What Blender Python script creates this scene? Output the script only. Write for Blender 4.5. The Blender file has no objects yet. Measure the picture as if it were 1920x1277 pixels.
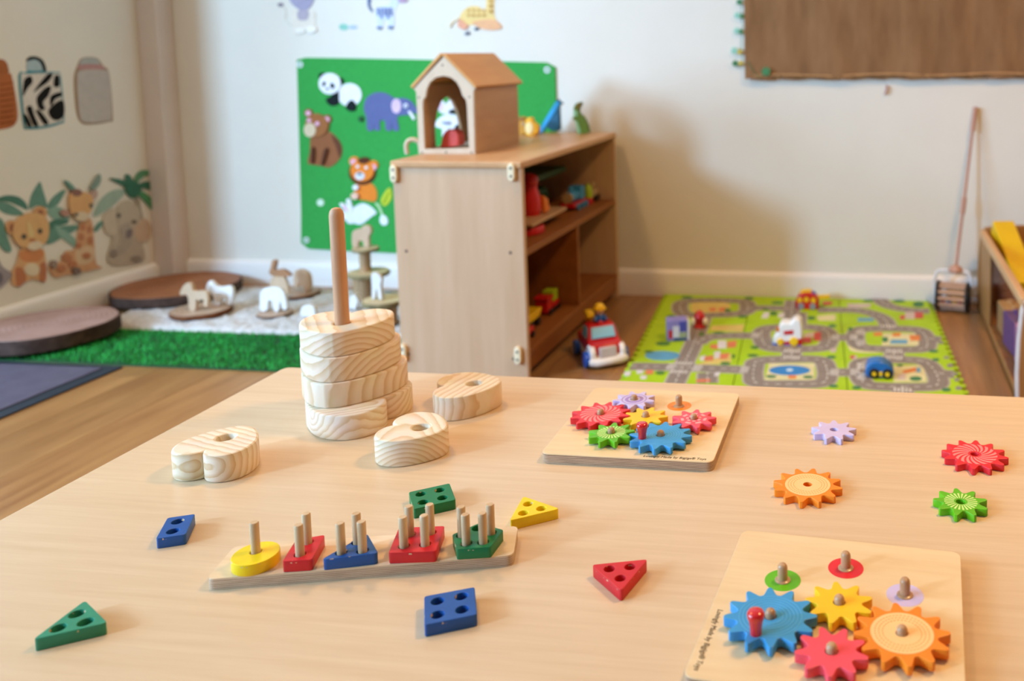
import bpy, math, random
from mathutils import Vector, Matrix
random.seed(7)
SC = bpy.context.scene
COL = SC.collection
R = math.radians

# ------------------------------------------------------------------ camera
CAM_H = 0.90                       # lens height above the floor, metres
FPX, PPX, PPY = 1644.875, 1416.757, 249.575   # focal length and principal point in a 1920 x 1277 frame
YAW, PITCH, ROLL = R(-7.652), R(5.19555), R(-0.57709)
_f = Vector((math.sin(YAW)*math.cos(PITCH), math.cos(YAW)*math.cos(PITCH), -math.sin(PITCH)))
_r0 = Vector((math.cos(YAW), -math.sin(YAW), 0.0)); _u0 = _r0.cross(_f)
_r = _r0*math.cos(ROLL) + _u0*math.sin(ROLL)
_u = _u0*math.cos(ROLL) - _r0*math.sin(ROLL)
EYE = Vector((0, 0, CAM_H))
cd = bpy.data.cameras.new('camera'); cam = bpy.data.objects.new('camera', cd); COL.objects.link(cam)
cd.sensor_fit = 'HORIZONTAL'; cd.sensor_width = 36.0; cd.lens = FPX/1920*36.0
cd.shift_x = -(PPX-960)/1920; cd.shift_y = -(638.5-PPY)/1920
cd.clip_start = 0.05
m = Matrix((( _r.x, _u.x, -_f.x), (_r.y, _u.y, -_f.y), (_r.z, _u.z, -_f.z))).to_4x4()
m.translation = EYE; cam.matrix_world = m
cd.dof.use_dof = True; cd.dof.focus_distance = 1.05; cd.dof.aperture_fstop = 3.8
SC.camera = cam

# ------------------------------------------------------------------ light
w = bpy.data.worlds.new('daylight'); SC.world = w; w.use_nodes = True
w.node_tree.nodes['Background'].inputs[0].default_value = (0.75, 0.87, 1.0, 1)
w.node_tree.nodes['Background'].inputs[1].default_value = 1.5

def area(name, loc, rot, sx, sy, power, color):
    l = bpy.data.lights.new(name, 'AREA'); l.shape = 'RECTANGLE'; l.size = sx; l.size_y = sy
    l.energy = power; l.color = color
    if 'ceiling' in name: l.spread = R(140)
    o = bpy.data.objects.new(name, l); COL.objects.link(o); o.location = loc; o.rotation_euler = rot
    return o
# daylight coming in through the window of the rear wall and through the wide window of the alcove
area('window_daylight', (-3.90, -1.73, 1.99), (R(90), 0, 0), 0.60, 0.70, 215, (0.36, 0.65, 1.0))
area('alcove_daylight', (-4.56, 0.05, 1.55), (0, R(-90), 0), 1.30, 1.70, 155, (0.38, 0.66, 1.0))
# two warm ceiling lamps
area('ceiling_lamp_light', (-1.42, 1.75, 2.44), (0, 0, 0), 0.22, 0.22, 11.5, (1.0, 0.60, 0.24))
area('ceiling_lamp_light', (0.8, 1.55, 2.44), (0, 0, 0), 0.36, 0.36, 24, (1.0, 0.58, 0.22))
vs = SC.view_settings
vs.view_transform = 'Standard'; vs.look = 'None'; vs.gamma = 1.0; vs.use_curve_mapping = False
vs.exposure = 0.30
SC.cycles.use_denoising = True
SC.cycles.max_bounces = 8; SC.cycles.diffuse_bounces = 5
SC.cycles.caustics_reflective = False; SC.cycles.caustics_refractive = False

# ------------------------------------------------------------------ sizes of the place
ZT = 0.37            # table top
YW = 3.155           # back wall
XL = -2.823          # left wall
def ray(x, y): return _f + _r*((x-PPX)/FPX) - _u*((y-PPY)/FPX)
def at_z(x, y, z): d = ray(x, y); return EYE + d*((z-CAM_H)/d.z)      # photo point standing on a level at height z
def at_y(x, y, Y): d = ray(x, y); return EYE + d*(Y/d.y)              # photo point on an upright plane
def at_x(x, y, X): d = ray(x, y); return EYE + d*(X/d.x)
def crop(ox, oy, s): return lambda p: (ox+p[0]/s, oy+p[1]/s)

# ------------------------------------------------------------------ materials
def C(h):
    h = h.lstrip('#'); v = [int(h[i:i+2], 16)/255 for i in (0, 2, 4)]
    return tuple((c/12.92 if c <= 0.04045 else ((c+0.055)/1.055)**2.4) for c in v) + (1,)
MATS = {}
def base_mat(name):
    m = bpy.data.materials.new(name); m.use_nodes = True
    nt = m.node_tree; b = nt.nodes['Principled BSDF']; MATS[name] = m
    return m, nt, b
def paint(name, col, rough=0.5, var=0.06, scale=30, bump=0.0, spec=0.4, coat=0.0):
    if name in MATS: return MATS[name]
    m, nt, b = base_mat(name); c = C(col)
    tc = nt.nodes.new('ShaderNodeTexCoord'); n = nt.nodes.new('ShaderNodeTexNoise'); n.inputs['Scale'].default_value = scale
    n.inputs['Detail'].default_value = 4
    nt.links.new(tc.outputs['Object'], n.inputs['Vector'])
    r = nt.nodes.new('ShaderNodeValToRGB')
    r.color_ramp.elements[0].position = 0.3; r.color_ramp.elements[1].position = 0.7
    r.color_ramp.elements[0].color = tuple(x*(1-var) for x in c[:3]) + (1,)
    r.color_ramp.elements[1].color = tuple(min(1, x*(1+var)) for x in c[:3]) + (1,)
    nt.links.new(n.outputs['Fac'], r.inputs['Fac']); nt.links.new(r.outputs['Color'], b.inputs['Base Color'])
    b.inputs['Roughness'].default_value = rough; b.inputs['Specular IOR Level'].default_value = spec
    b.inputs['Coat Weight'].default_value = coat; b.inputs['Coat Roughness'].default_value = 0.15
    if bump:
        bp = nt.nodes.new('ShaderNodeBump'); bp.inputs['Strength'].default_value = bump; bp.inputs['Distance'].default_value = 0.002
        nt.links.new(n.outputs['Fac'], bp.inputs['Height']); nt.links.new(bp.outputs['Normal'], b.inputs['Normal'])
    return m
def worn(name, col, bare='#d8b58a'):
    """lacquer rubbed through to bare wood here and there along the eased edges"""
    m = paint(name, col, 0.42, 0.07, 60, 0.02); nt = m.node_tree; L = nt.links; b = nt.nodes['Principled BSDF']
    src = b.inputs['Base Color'].links[0].from_socket
    tc = nt.nodes.new('ShaderNodeTexCoord'); sx = nt.nodes.new('ShaderNodeSeparateXYZ'); L.new(tc.outputs['Normal'], sx.inputs[0])
    ab = nt.nodes.new('ShaderNodeMath'); ab.operation = 'MAXIMUM'; ab.inputs[1].default_value = 0.0; L.new(sx.outputs['Z'], ab.inputs[0])
    pp = nt.nodes.new('ShaderNodeMath'); pp.operation = 'PINGPONG'; pp.inputs[1].default_value = 0.5; L.new(ab.outputs[0], pp.inputs[0])
    ed = nt.nodes.new('ShaderNodeMath'); ed.operation = 'GREATER_THAN'; ed.inputs[1].default_value = 0.12; L.new(pp.outputs[0], ed.inputs[0])
    n = nt.nodes.new('ShaderNodeTexNoise'); n.inputs['Scale'].default_value = 110; n.inputs['Detail'].default_value = 3; L.new(tc.outputs['Object'], n.inputs['Vector'])
    gt = nt.nodes.new('ShaderNodeMath'); gt.operation = 'GREATER_THAN'; gt.inputs[1].default_value = 0.63; L.new(n.outputs['Fac'], gt.inputs[0])
    mu = nt.nodes.new('ShaderNodeMath'); mu.operation = 'MULTIPLY'; L.new(ed.outputs[0], mu.inputs[0]); L.new(gt.outputs[0], mu.inputs[1])
    mx = nt.nodes.new('ShaderNodeMix'); mx.data_type = 'RGBA'; mx.inputs['B'].default_value = C(bare)
    L.new(mu.outputs[0], mx.inputs['Factor']); L.new(src, mx.inputs['A']); L.new(mx.outputs['Result'], b.inputs['Base Color'])
    return m
def wood(name, light, dark, grain=(2, 40, 40), rough=0.5, fine=True, rand=0.0, spec=0.35, lo=0.3, hi=0.75, coat=0.0, figure=0.0):
    """straight-grained wood: stretched noise along the axis with the small scale number"""
    if name in MATS: return MATS[name]
    m, nt, b = base_mat(name); L = nt.links
    tc = nt.nodes.new('ShaderNodeTexCoord'); mp = nt.nodes.new('ShaderNodeMapping'); mp.inputs['Scale'].default_value = grain
    L.new(tc.outputs['Object'], mp.inputs['Vector'])
    n = nt.nodes.new('ShaderNodeTexNoise'); n.inputs['Scale'].default_value = 1; n.inputs['Detail'].default_value = 6; n.inputs['Roughness'].default_value = 0.62
    n.inputs['Distortion'].default_value = figure
    src = mp.outputs['Vector']
    if rand:
        oi = nt.nodes.new('ShaderNodeObjectInfo'); va = nt.nodes.new('ShaderNodeVectorMath'); va.operation = 'ADD'
        mu = nt.nodes.new('ShaderNodeMath'); mu.operation = 'MULTIPLY'; mu.inputs[1].default_value = 50
        L.new(oi.outputs['Random'], mu.inputs[0]); L.new(src, va.inputs[0]); L.new(mu.outputs[0], va.inputs[1]); src = va.outputs[0]
    L.new(src, n.inputs['Vector'])
    r = nt.nodes.new('ShaderNodeValToRGB'); r.color_ramp.elements[0].position = lo; r.color_ramp.elements[1].position = hi
    r.color_ramp.elements[0].color = C(dark); r.color_ramp.elements[1].color = C(light)
    L.new(n.outputs['Fac'], r.inputs['Fac']); out = r.outputs['Color']
    if rand:
        hsv = nt.nodes.new('ShaderNodeHueSaturation'); mr = nt.nodes.new('ShaderNodeMapRange')
        mr.inputs['To Min'].default_value = 1-rand; mr.inputs['To Max'].default_value = 1+rand
        L.new(oi.outputs['Random'], mr.inputs['Value']); L.new(mr.outputs[0], hsv.inputs['Value']); L.new(out, hsv.inputs['Color']); out = hsv.outputs['Color']
    L.new(out, b.inputs['Base Color'])
    b.inputs['Roughness'].default_value = rough; b.inputs['Specular IOR Level'].default_value = spec; b.inputs['Coat Weight'].default_value = coat
    bp = nt.nodes.new('ShaderNodeBump'); bp.inputs['Strength'].default_value = 0.06; bp.inputs['Distance'].default_value = 0.001
    L.new(n.outputs['Fac'], bp.inputs['Height']); L.new(bp.outputs['Normal'], b.inputs['Normal'])
    return m
def ringwood(name, light, dark, scale=60, dist=3.0, rot=(0, 0, 0), off=(0, 0, 0), rough=0.55, noise=1.5, mixv=0.75):
    """pine with growth rings: rings on the end grain, long stripes on the faces"""
    if name in MATS: return MATS[name]
    m, nt, b = base_mat(name); L = nt.links
    tc = nt.nodes.new('ShaderNodeTexCoord'); mp = nt.nodes.new('ShaderNodeMapping')
    mp.inputs['Rotation'].default_value = rot; mp.inputs['Location'].default_value = off
    L.new(tc.outputs['Object'], mp.inputs['Vector'])
    wv = nt.nodes.new('ShaderNodeTexWave'); wv.wave_type = 'RINGS'; wv.rings_direction = 'X'; wv.wave_profile = 'SAW'
    wv.inputs['Scale'].default_value = scale; wv.inputs['Distortion'].default_value = dist; wv.inputs['Detail'].default_value = 2
    wv.inputs['Detail Scale'].default_value = noise
    L.new(mp.outputs['Vector'], wv.inputs['Vector'])
    r = nt.nodes.new('ShaderNodeValToRGB'); e = r.color_ramp.elements
    e[0].position = 0.0; e[0].color = C(light); e[1].position = 1.0; e[1].color = C(light)
    k = e.new(0.35); k.color = C(light); k = e.new(0.90); k.color = C(dark)
    L.new(wv.outputs['Fac'], r.inputs['Fac'])
    n = nt.nodes.new('ShaderNodeTexNoise'); n.inputs['Scale'].default_value = 25; n.inputs['Detail'].default_value = 5
    L.new(tc.outputs['Object'], n.inputs['Vector'])
    mx = nt.nodes.new('ShaderNodeMix'); mx.data_type = 'RGBA'; mx.blend_type = 'MULTIPLY'; mx.inputs['Factor'].default_value = 0.22
    L.new(r.outputs['Color'], mx.inputs['A']); L.new(n.outputs['Color'], mx.inputs['B'])
    g = nt.nodes.new('ShaderNodeHueSaturation'); g.inputs['Value'].default_value = 1.1
    L.new(mx.outputs['Result'], g.inputs['Color'])
    L.new(g.outputs['Color'], b.inputs['Base Color'])
    b.inputs['Roughness'].default_value = rough; b.inputs['Specular IOR Level'].default_value = 0.3
    bp = nt.nodes.new('ShaderNodeBump'); bp.inputs['Strength'].default_value = 0.05; bp.inputs['Distance'].default_value = 0.001
    L.new(wv.outputs['Fac'], bp.inputs['Height']); L.new(bp.outputs['Normal'], b.inputs['Normal'])
    return m
def plywood(name, light, dark, layers=450):
    """board edge: stacked veneers seen on the sides"""
    if name in MATS: return MATS[name]
    m, nt, b = base_mat(name); L = nt.links
    tc = nt.nodes.new('ShaderNodeTexCoord'); wv = nt.nodes.new('ShaderNodeTexWave'); wv.bands_direction = 'Z'
    wv.inputs['Scale'].default_value = layers; wv.inputs['Distortion'].default_value = 0.6
    mp = nt.nodes.new('ShaderNodeMapping'); L.new(tc.outputs['Object'], mp.inputs['Vector']); L.new(mp.outputs['Vector'], wv.inputs['Vector'])
    mp2 = nt.nodes.new('ShaderNodeMapping'); mp2.inputs['Scale'].default_value = (40, 40, 600); L.new(tc.outputs['Object'], mp2.inputs['Vector'])
    n = nt.nodes.new('ShaderNodeTexNoise'); n.inputs['Scale'].default_value = 1; n.inputs['Detail'].default_value = 4; L.new(mp2.outputs['Vector'], n.inputs['Vector'])
    ad = nt.nodes.new('ShaderNodeMath'); ad.operation = 'MULTIPLY_ADD'; ad.inputs[1].default_value = 0.45; L.new(wv.outputs['Fac'], ad.inputs[0])
    ml = nt.nodes.new('ShaderNodeMath'); ml.operation = 'MULTIPLY'; ml.inputs[1].default_value = 0.55; L.new(n.outputs['Fac'], ml.inputs[0]); L.new(ml.outputs[0], ad.inputs[2])
    r = nt.nodes.new('ShaderNodeValToRGB'); r.color_ramp.elements[0].position = 0.25; r.color_ramp.elements[1].position = 0.7
    r.color_ramp.elements[0].color = C(dark); r.color_ramp.elements[1].color = C(light)
    L.new(ad.outputs[0], r.inputs['Fac']); L.new(r.outputs['Color'], b.inputs['Base Color']); b.inputs['Roughness'].default_value = 0.6
    return m
def clear(name, tint=(0.95, 0.97, 1.0), gloss=0.06):
    if name in MATS: return MATS[name]
    m = bpy.data.materials.new(name); m.use_nodes = True; nt = m.node_tree; nt.nodes.clear()
    o = nt.nodes.new('ShaderNodeOutputMaterial'); mx = nt.nodes.new('ShaderNodeMixShader'); t = nt.nodes.new('ShaderNodeBsdfTransparent'); g = nt.nodes.new('ShaderNodeBsdfGlossy')
    t.inputs[0].default_value = (*tint, 1); g.inputs['Roughness'].default_value = 0.05; mx.inputs[0].default_value = gloss
    nt.links.new(t.outputs[0], mx.inputs[1]); nt.links.new(g.outputs[0], mx.inputs[2]); nt.links.new(mx.outputs[0], o.inputs[0]); MATS[name] = m
    return m

# ------------------------------------------------------------------ shapes: every function returns (verts, faces)
def join(*gs):
    V, F = [], []
    for v, f in gs:
        o = len(V); V += [tuple(p) for p in v]; F += [[i+o for i in q] for q in f]
    return V, F
def box(x0, x1, y0, y1, z0, z1):
    V = [(x, y, z) for z in (z0, z1) for y in (y0, y1) for x in (x0, x1)]
    return V, [[0, 2, 3, 1], [4, 5, 7, 6], [0, 1, 5, 4], [2, 6, 7, 3], [0, 4, 6, 2], [1, 3, 7, 5]]
def xf(g, mat):
    return [tuple(mat @ Vector(p)) for p in g[0]], g[1]
def move(g, d, rz=0.0, s=1.0):
    return xf(g, Matrix.Translation(d) @ Matrix.Rotation(rz, 4, 'Z') @ Matrix.Scale(s, 4))
def prism(poly, z0, z1):
    n = len(poly); V = [(x, y, z0) for x, y in poly] + [(x, y, z1) for x, y in poly]
    a = sum(poly[i][0]*poly[(i+1) % n][1]-poly[(i+1) % n][0]*poly[i][1] for i in range(n))
    F = [list(range(n))[::-1], list(range(n, 2*n))] + [[i, (i+1) % n, n+(i+1) % n, n+i] for i in range(n)]
    if a < 0: F = [f[::-1] for f in F]
    return V, F
def extrude(pts, vec):
    n = len(pts); vec = Vector(vec); pts = [Vector(p) for p in pts]
    V = [tuple(p) for p in pts] + [tuple(p+vec) for p in pts]
    nm = Vector()
    for i in range(n): nm += (pts[i]-pts[0]).cross(pts[(i+1) % n]-pts[0])
    F = [list(range(n))[::-1], list(range(n, 2*n))] + [[i, (i+1) % n, n+(i+1) % n, n+i] for i in range(n)]
    if nm.dot(vec) < 0: F = [f[::-1] for f in F]
    return V, F
def tube(pts, rad, n=12, cap=True):
    """round bar through points; rad one number or one per point"""
    pts = [Vector(p) for p in pts]; k = len(pts)
    if not isinstance(rad, (list, tuple)): rad = [rad]*k
    V, F = [], []; ref = None
    for i, p in enumerate(pts):
        t = (pts[min(i+1, k-1)]-pts[max(i-1, 0)]).normalized()
        if ref is None: ref = t.orthogonal().normalized()
        ref = (ref - t*ref.dot(t)).normalized(); s = t.cross(ref)
        for j in range(n):
            a = 2*math.pi*j/n; V.append(tuple(p+(ref*math.cos(a)+s*math.sin(a))*rad[i]))
    for i in range(k-1):
        for j in range(n):
            F.append([i*n+j, i*n+(j+1) % n, (i+1)*n+(j+1) % n, (i+1)*n+j])
    if cap: F += [list(range(n))[::-1], [(k-1)*n+j for j in range(n)]]
    return V, F
def lathe(prof, n=24, c=(0, 0, 0)):
    """profile (r, z) turned about the z axis"""
    V, F = [], []; k = len(prof)
    for r, z in prof:
        for j in range(n):
            a = 2*math.pi*j/n; V.append((c[0]+r*math.cos(a), c[1]+r*math.sin(a), c[2]+z))
    for i in range(k-1):
        for j in range(n): F.append([i*n+j, i*n+(j+1) % n, (i+1)*n+(j+1) % n, (i+1)*n+j])
    F += [list(range(n))[::-1], [(k-1)*n+j for j in range(n)]]
    return V, F
def ball(c, rx, ry=None, rz=None, n=16, k=10, top=1.0, low=-1.0):
    ry = ry or rx; rz = rz or rx
    pr = []
    for i in range(k+1):
        s = low+(top-low)*i/k; pr.append((max(1e-4, math.cos(math.asin(max(-1, min(1, math.sin(s*math.pi/2)))))), math.sin(s*math.pi/2)))
    V, F = lathe(pr, n)
    return [(c[0]+x*rx, c[1]+y*ry, c[2]+z*rz) for x, y, z in V], F
def spline(pts, n=6, closed=True):
    out = []; k = len(pts); d = len(pts[0])
    for i in range(k if closed else k-1):
        p = [pts[(i+j-1) % k] if closed else pts[max(0, min(k-1, i+j-1))] for j in range(4)]
        for s in range(n):
            t = s/n
            out.append(tuple(0.5*(2*p[1][q]+(-p[0][q]+p[2][q])*t+(2*p[0][q]-5*p[1][q]+4*p[2][q]-p[3][q])*t*t+(-p[0][q]+3*p[1][q]-3*p[2][q]+p[3][q])*t**3) for q in range(d)))
    if not closed: out.append(tuple(pts[-1]))
    return out
def ell(cx, cy, rx, ry=None, rot=0.0, n=20):
    ry = ry if ry is not None else rx; c, s = math.cos(R(rot)), math.sin(R(rot))
    return [(cx+rx*math.cos(a)*c-ry*math.sin(a)*s, cy+rx*math.cos(a)*s+ry*math.sin(a)*c) for a in [2*math.pi*i/n for i in range(n)]]
def rounded(poly, r, n=4):
    """polygon with rounded corners"""
    out = []; k = len(poly)
    for i in range(k):
        p0, p, p1 = Vector(poly[i-1]), Vector(poly[i]), Vector(poly[(i+1) % k])
        a = (p0-p); b = (p1-p); la, lb = a.length, b.length; a.normalize(); b.normalize()
        half = math.acos(max(-1, min(1, a.dot(b))))/2
        d = min(r/max(0.05, math.tan(half)), la*0.45, lb*0.45)
        q0, q1 = p+a*d, p+b*d
        for s in range(n+1):
            t = s/n; out.append(tuple(q0*(1-t)**2+p*2*t*(1-t)+q1*t*t))
    return out
def rect(x0, x1, y0, y1): return [(x0, y0), (x1, y0), (x1, y1), (x0, y1)]
def plate(outline, holes, t, bev=0.0006):
    """flat piece with through-holes and eased edges, from z = 0 to t"""
    cu = bpy.data.curves.new('tmp', 'CURVE'); cu.dimensions = '2D'; cu.fill_mode = 'BOTH'
    cu.extrude = t/2-bev; cu.bevel_depth = bev; cu.bevel_resolution = 1; cu.offset = -bev
    for ring in [outline]+list(holes):
        s = cu.splines.new('POLY'); s.points.add(len(ring)-1); s.use_cyclic_u = True
        for i, p in enumerate(ring): s.points[i].co = (p[0], p[1], 0, 1)
    o = bpy.data.objects.new('tmp', cu); me = bpy.data.meshes.new_from_object(o)
    V = [(v.co.x, v.co.y, v.co.z+t/2) for v in me.vertices]; F = [list(p.vertices) for p in me.polygons]
    bpy.data.objects.remove(o); bpy.data.curves.remove(cu); bpy.data.meshes.remove(me)
    return V, F
def lettering(text, size, depth=0.0001, shear=0.0):
    cu = bpy.data.curves.new('tmp', 'FONT'); cu.body = text; cu.size = size; cu.extrude = depth; cu.shear = shear; cu.resolution_u = 3
    o = bpy.data.objects.new('tmp', cu); me = bpy.data.meshes.new_from_object(o)
    V = [tuple(v.co) for v in me.vertices]; F = [list(p.vertices) for p in me.polygons]
    bpy.data.objects.remove(o); bpy.data.curves.remove(cu); bpy.data.meshes.remove(me)
    return V, F

# ------------------------------------------------------------------ objects
def mesh_of(name, g, mat, smooth=35, weld=True):
    me = bpy.data.meshes.new(name); me.from_pydata([tuple(p) for p in g[0]], [], g[1])
    if mat is not None:
        for mm in (mat if isinstance(mat, (list, tuple)) else [mat]): me.materials.append(mm)
    if smooth:
        me.polygons.foreach_set('use_smooth', [True]*len(me.polygons)); me.set_sharp_from_angle(angle=R(smooth))
    me.update(); return me
def bevel(o, wdt, seg=2, ang=35):
    md = o.modifiers.new('bevel', 'BEVEL'); md.width = wdt; md.segments = seg; md.limit_method = 'ANGLE'; md.angle_limit = R(ang); md.harden_normals = False
    return o
def part(root, name, g, mat, smooth=35, bev=0, label=None, world=True, kind=None):
    """one mesh object under root; g in world coordinates unless world is False"""
    if world and root is not None:
        o0 = ORI[root.name]; g = ([(p[0]-o0[0], p[1]-o0[1], p[2]-o0[2]) for p in g[0]], g[1])
    o = bpy.data.objects.new(name, mesh_of(name, g, mat, smooth)); COL.objects.link(o)
    if root is not None: o.parent = root
    ORI[o.name] = ORI[root.name] if root is not None else (0, 0, 0)
    if bev: bevel(o, bev)
    if label: o['label'] = label
    if kind: o['kind'] = kind
    return o
ORI = {}
def thing(name, label, cat, loc=(0, 0, 0), group=None, rz=0.0):
    o = bpy.data.objects.new(name, None); COL.objects.link(o); o.empty_display_size = 0.02
    o.location = loc; o.rotation_euler = (0, 0, rz); o['label'] = label; o['category'] = cat
    if group: o['group'] = group
    ORI[o.name] = tuple(loc)
    return o
def single(name, g, mat, label, cat, loc=(0, 0, 0), group=None, smooth=35, bev=0, kind=None):
    """a thing that is one mesh; g in world coordinates"""
    g = ([(p[0]-loc[0], p[1]-loc[1], p[2]-loc[2]) for p in g[0]], g[1])
    o = bpy.data.objects.new(name, mesh_of(name, g, mat, smooth)); COL.objects.link(o); o.location = loc
    o['label'] = label; o['category'] = cat
    if group: o['group'] = group
    if kind: o['kind'] = kind
    if bev: bevel(o, bev)
    ORI[o.name] = tuple(loc)
    return o
def struct(name, g, mat, smooth=0, bev=0, label=None):
    o = part(None, name, g, mat, smooth, bev); o['kind'] = 'structure'
    if label: o['label'] = label
    return o
def clone_tree(o, parent=None):
    c = o.copy(); COL.objects.link(c); ORI[c.name] = ORI.get(o.name, (0, 0, 0))
    if parent is not None: c.parent = parent
    for ch in [x for x in o.children]: clone_tree(ch, c)
    return c

# ================================================================== THE ROOM
XR, YB, ZC = 2.3, -1.8, 2.5
XA, YN = -4.6, 2.25          # the room is wider behind the end of the left wall
M_wall = paint('wall_paint', '#e5dfd3', 0.75, 0.015, 6, 0.05, 0.2)
M_wall2 = paint('unseen_wall_darkened', '#8c7659', 0.8, 0.03, 6, 0.05, 0.2)  # tan darkened on the unseen walls to cut bounced light
M_trim = paint('gloss_trim', '#efe9e4', 0.35, 0.01, 4, 0, 0.4)
M_subfloor = paint('floor_base', '#6b4a2c', 0.8)
fl = struct('floor', join(box(XL, XR, YB, YW, -0.06, -0.006), box(XA, XL, YB, YN, -0.06, -0.006)), M_subfloor, label='brown wood laminate floor of narrow boards')
# laminate boards, 0.19 x 1.2 m, running towards the back wall
M_plank = wood('laminate', '#b0804c', '#885930', (30, 2.2, 30), 0.33, rand=0.16, spec=0.6)
PWID, PLEN = 0.19, 1.2
pm = mesh_of('plank', box(0.0008, PWID-0.0008, 0.0008, PLEN-0.0008, -0.006, 0), M_plank, 0)
i = 0; x = XL-9*PWID
while x < XR-0.01:
    off = (0.0, 0.47, 0.83, 0.21, 0.66)[i % 5]; y = YB-off
    yend = YW if x > XL-0.01 else YN
    while y < yend-0.001:
        y0, y1, x1 = max(y, YB), min(y+PLEN, yend), min(x+PWID, XR)
        whole = y0 == y and abs(y1-y-PLEN) < 1e-6 and abs(x1-x-PWID) < 1e-6
        me = pm if whole else mesh_of('plank', box(0.0008, x1-x-0.0008, y0-y+0.0008, y1-y-0.0008, -0.006, 0), M_plank, 0)
        o = bpy.data.objects.new('plank', me); COL.objects.link(o); o.parent = fl; o.location = (x, y, 0)
        y += PLEN
    x += PWID; i += 1
struct('wall_back', box(XL-0.2, XR+0.2, YW, YW+0.15, 0, ZC), M_wall)
struct('wall_left', box(XL-0.2, XL, YN, YW, 0, ZC), M_wall)
struct('wall_alcove', join(box(XA-0.15, XA, YB, -0.85, 0, ZC), box(XA-0.15, XA, 0.95, YN, 0, ZC), box(XA-0.15, XA, -0.85, 0.95, 0, 0.85), box(XA-0.15, XA, -0.85, 0.95, 2.25, ZC), box(XA-0.15, XL-0.2, YN, YN+0.15, 0, ZC)), M_wall2)
struct('wall_right', box(XR, XR+0.15, YB, YW, 0, ZC), M_wall2)
WX0, WX1, WZ0, WZ1 = -4.25, -3.55, 1.58, 2.40
struct('wall_rear', join(box(XA-0.15, WX0, YB-0.15, YB, 0, ZC), box(WX1, XR+0.2, YB-0.15, YB, 0, ZC), box(WX0, WX1, YB-0.15, YB, 0, WZ0), box(WX0, WX1, YB-0.15, YB, WZ1, ZC)), M_wall2)
struct('ceiling', box(XA-0.15, XR+0.2, YB-0.15, YW+0.15, ZC, ZC+0.1), M_wall)
wf = struct('window_1', join(box(WX0, WX1, YB-0.06, YB, WZ0, WZ0+0.05), box(WX0, WX1, YB-0.06, YB, WZ1-0.05, WZ1), box(WX0, WX0+0.05, YB-0.06, YB, WZ0+0.05, WZ1-0.05), box(WX1-0.05, WX1, YB-0.06, YB, WZ0+0.05, WZ1-0.05)), M_trim)
part(wf, 'pane', box(WX0+0.05, WX1-0.05, YB-0.03, YB-0.024, WZ0+0.05, WZ1-0.05), clear('window_glass'), 0)
wf = struct('window_2', join(*[box(XA-0.06, XA, y-0.025, y+0.025, 0.85, 2.25) for y in (-0.825, 0.05, 0.925)], *[box(XA-0.06, XA, a, b, z-0.025, z+0.025) for a, b in ((-0.80, 0.025), (0.075, 0.90)) for z in (0.875, 2.225)]), M_trim)
for a, b in ((-0.80, 0.025), (0.075, 0.90)): part(wf, 'pane', box(XA-0.03, XA-0.024, a, b, 0.90, 2.20), clear('window_glass'), 0)
# boxed-in pipe in the corner
M_boxing = paint('boxing_paint', '#d8ccc4', 0.6, 0.02, 8)
struct('trim_1', box(XL, XL+0.084, YW-0.084, YW, 0, ZC), M_boxing, 0, 0.004, label='pale boxed-in pipe running up the corner')
def skirting(p0, p1, nrm):
    """skirting board 96 mm high with a rounded top"""
    p0, p1, n = Vector(p0), Vector(p1), Vector(nrm)
    prof = [(0, 0), (0.016, 0), (0.016, 0.078), (0.013, 0.088), (0.007, 0.095), (0, 0.0965)]
    V = [tuple(p+n*a+Vector((0, 0, z))) for p in (p0, p1) for a, z in prof]; k = len(prof)
    return V, [list(range(k)), list(range(k, 2*k))[::-1]]+[[i, (i+1) % k, k+(i+1) % k, k+i][::-1] for i in range(k)]
struct('baseboard_back', skirting((XL+0.084, YW, 0), (XR, YW, 0), (0, -1, 0)), M_trim, 50)
struct('baseboard_left', skirting((XL, YN, 0), (XL, YW-0.084, 0), (1, 0, 0)), M_trim, 50)
# ceiling lamps
for lx, ly, lb in ((-1.42, 1.75, 'square white ceiling lamp panel nearer the window'), (0.8, 1.55, 'square white ceiling lamp panel away from the window')):
    t = thing('ceiling_lamp', lb, 'lamp', (lx, ly, 2.455), 'ceiling lamp panels')
    part(t, 'lamp_frame', join(box(lx-.21, lx+.21, ly-.21, ly-.185, 2.45, 2.5), box(lx-.21, lx+.21, ly+.185, ly+.21, 2.45, 2.5), box(lx-.21, lx-.185, ly-.185, ly+.185, 2.45, 2.5), box(lx+.185, lx+.21, ly-.185, ly+.185, 2.45, 2.5)), M_trim, 0)

# ================================================================== THE TABLE
M_maple = wood('maple_laminate', '#dfc4a1', '#cfb08a', (4.5, 95, 95), 0.34, spec=0.45, lo=0.2, hi=0.8, figure=0.35)
M_edge = paint('table_edge', '#d9b88c', 0.45)
M_beech = wood('beech', '#d6a877', '#bf8d5b', (40, 40, 5), 0.45)
TX0, TX1, TY0, TY1 = -1.0025, 0.62, 0.42, 1.348
t = thing('play_table', 'low nursery table with a pale maple laminate top covered in wooden toys', 'table', (-0.2, 0.9, 0))
part(t, 'tabletop', prism(rounded(rect(TX0, TX1, TY0, TY1), 0.014, 6), ZT-0.022, ZT), M_maple, 35, 0.0015)
part(t, 'edge_band', prism(rounded(rect(TX0+0.002, TX1-0.002, TY0+0.002, TY1-0.002), 0.014, 6), ZT-0.026, ZT-0.0215), M_edge)
for lx in (TX0+0.09, TX1-0.09):
    for ly in (TY0+0.09, TY1-0.09):
        part(t, 'leg', tube([(lx, ly, 0), (lx, ly, ZT-0.026)], [0.021, 0.027], 20), M_beech)

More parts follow.
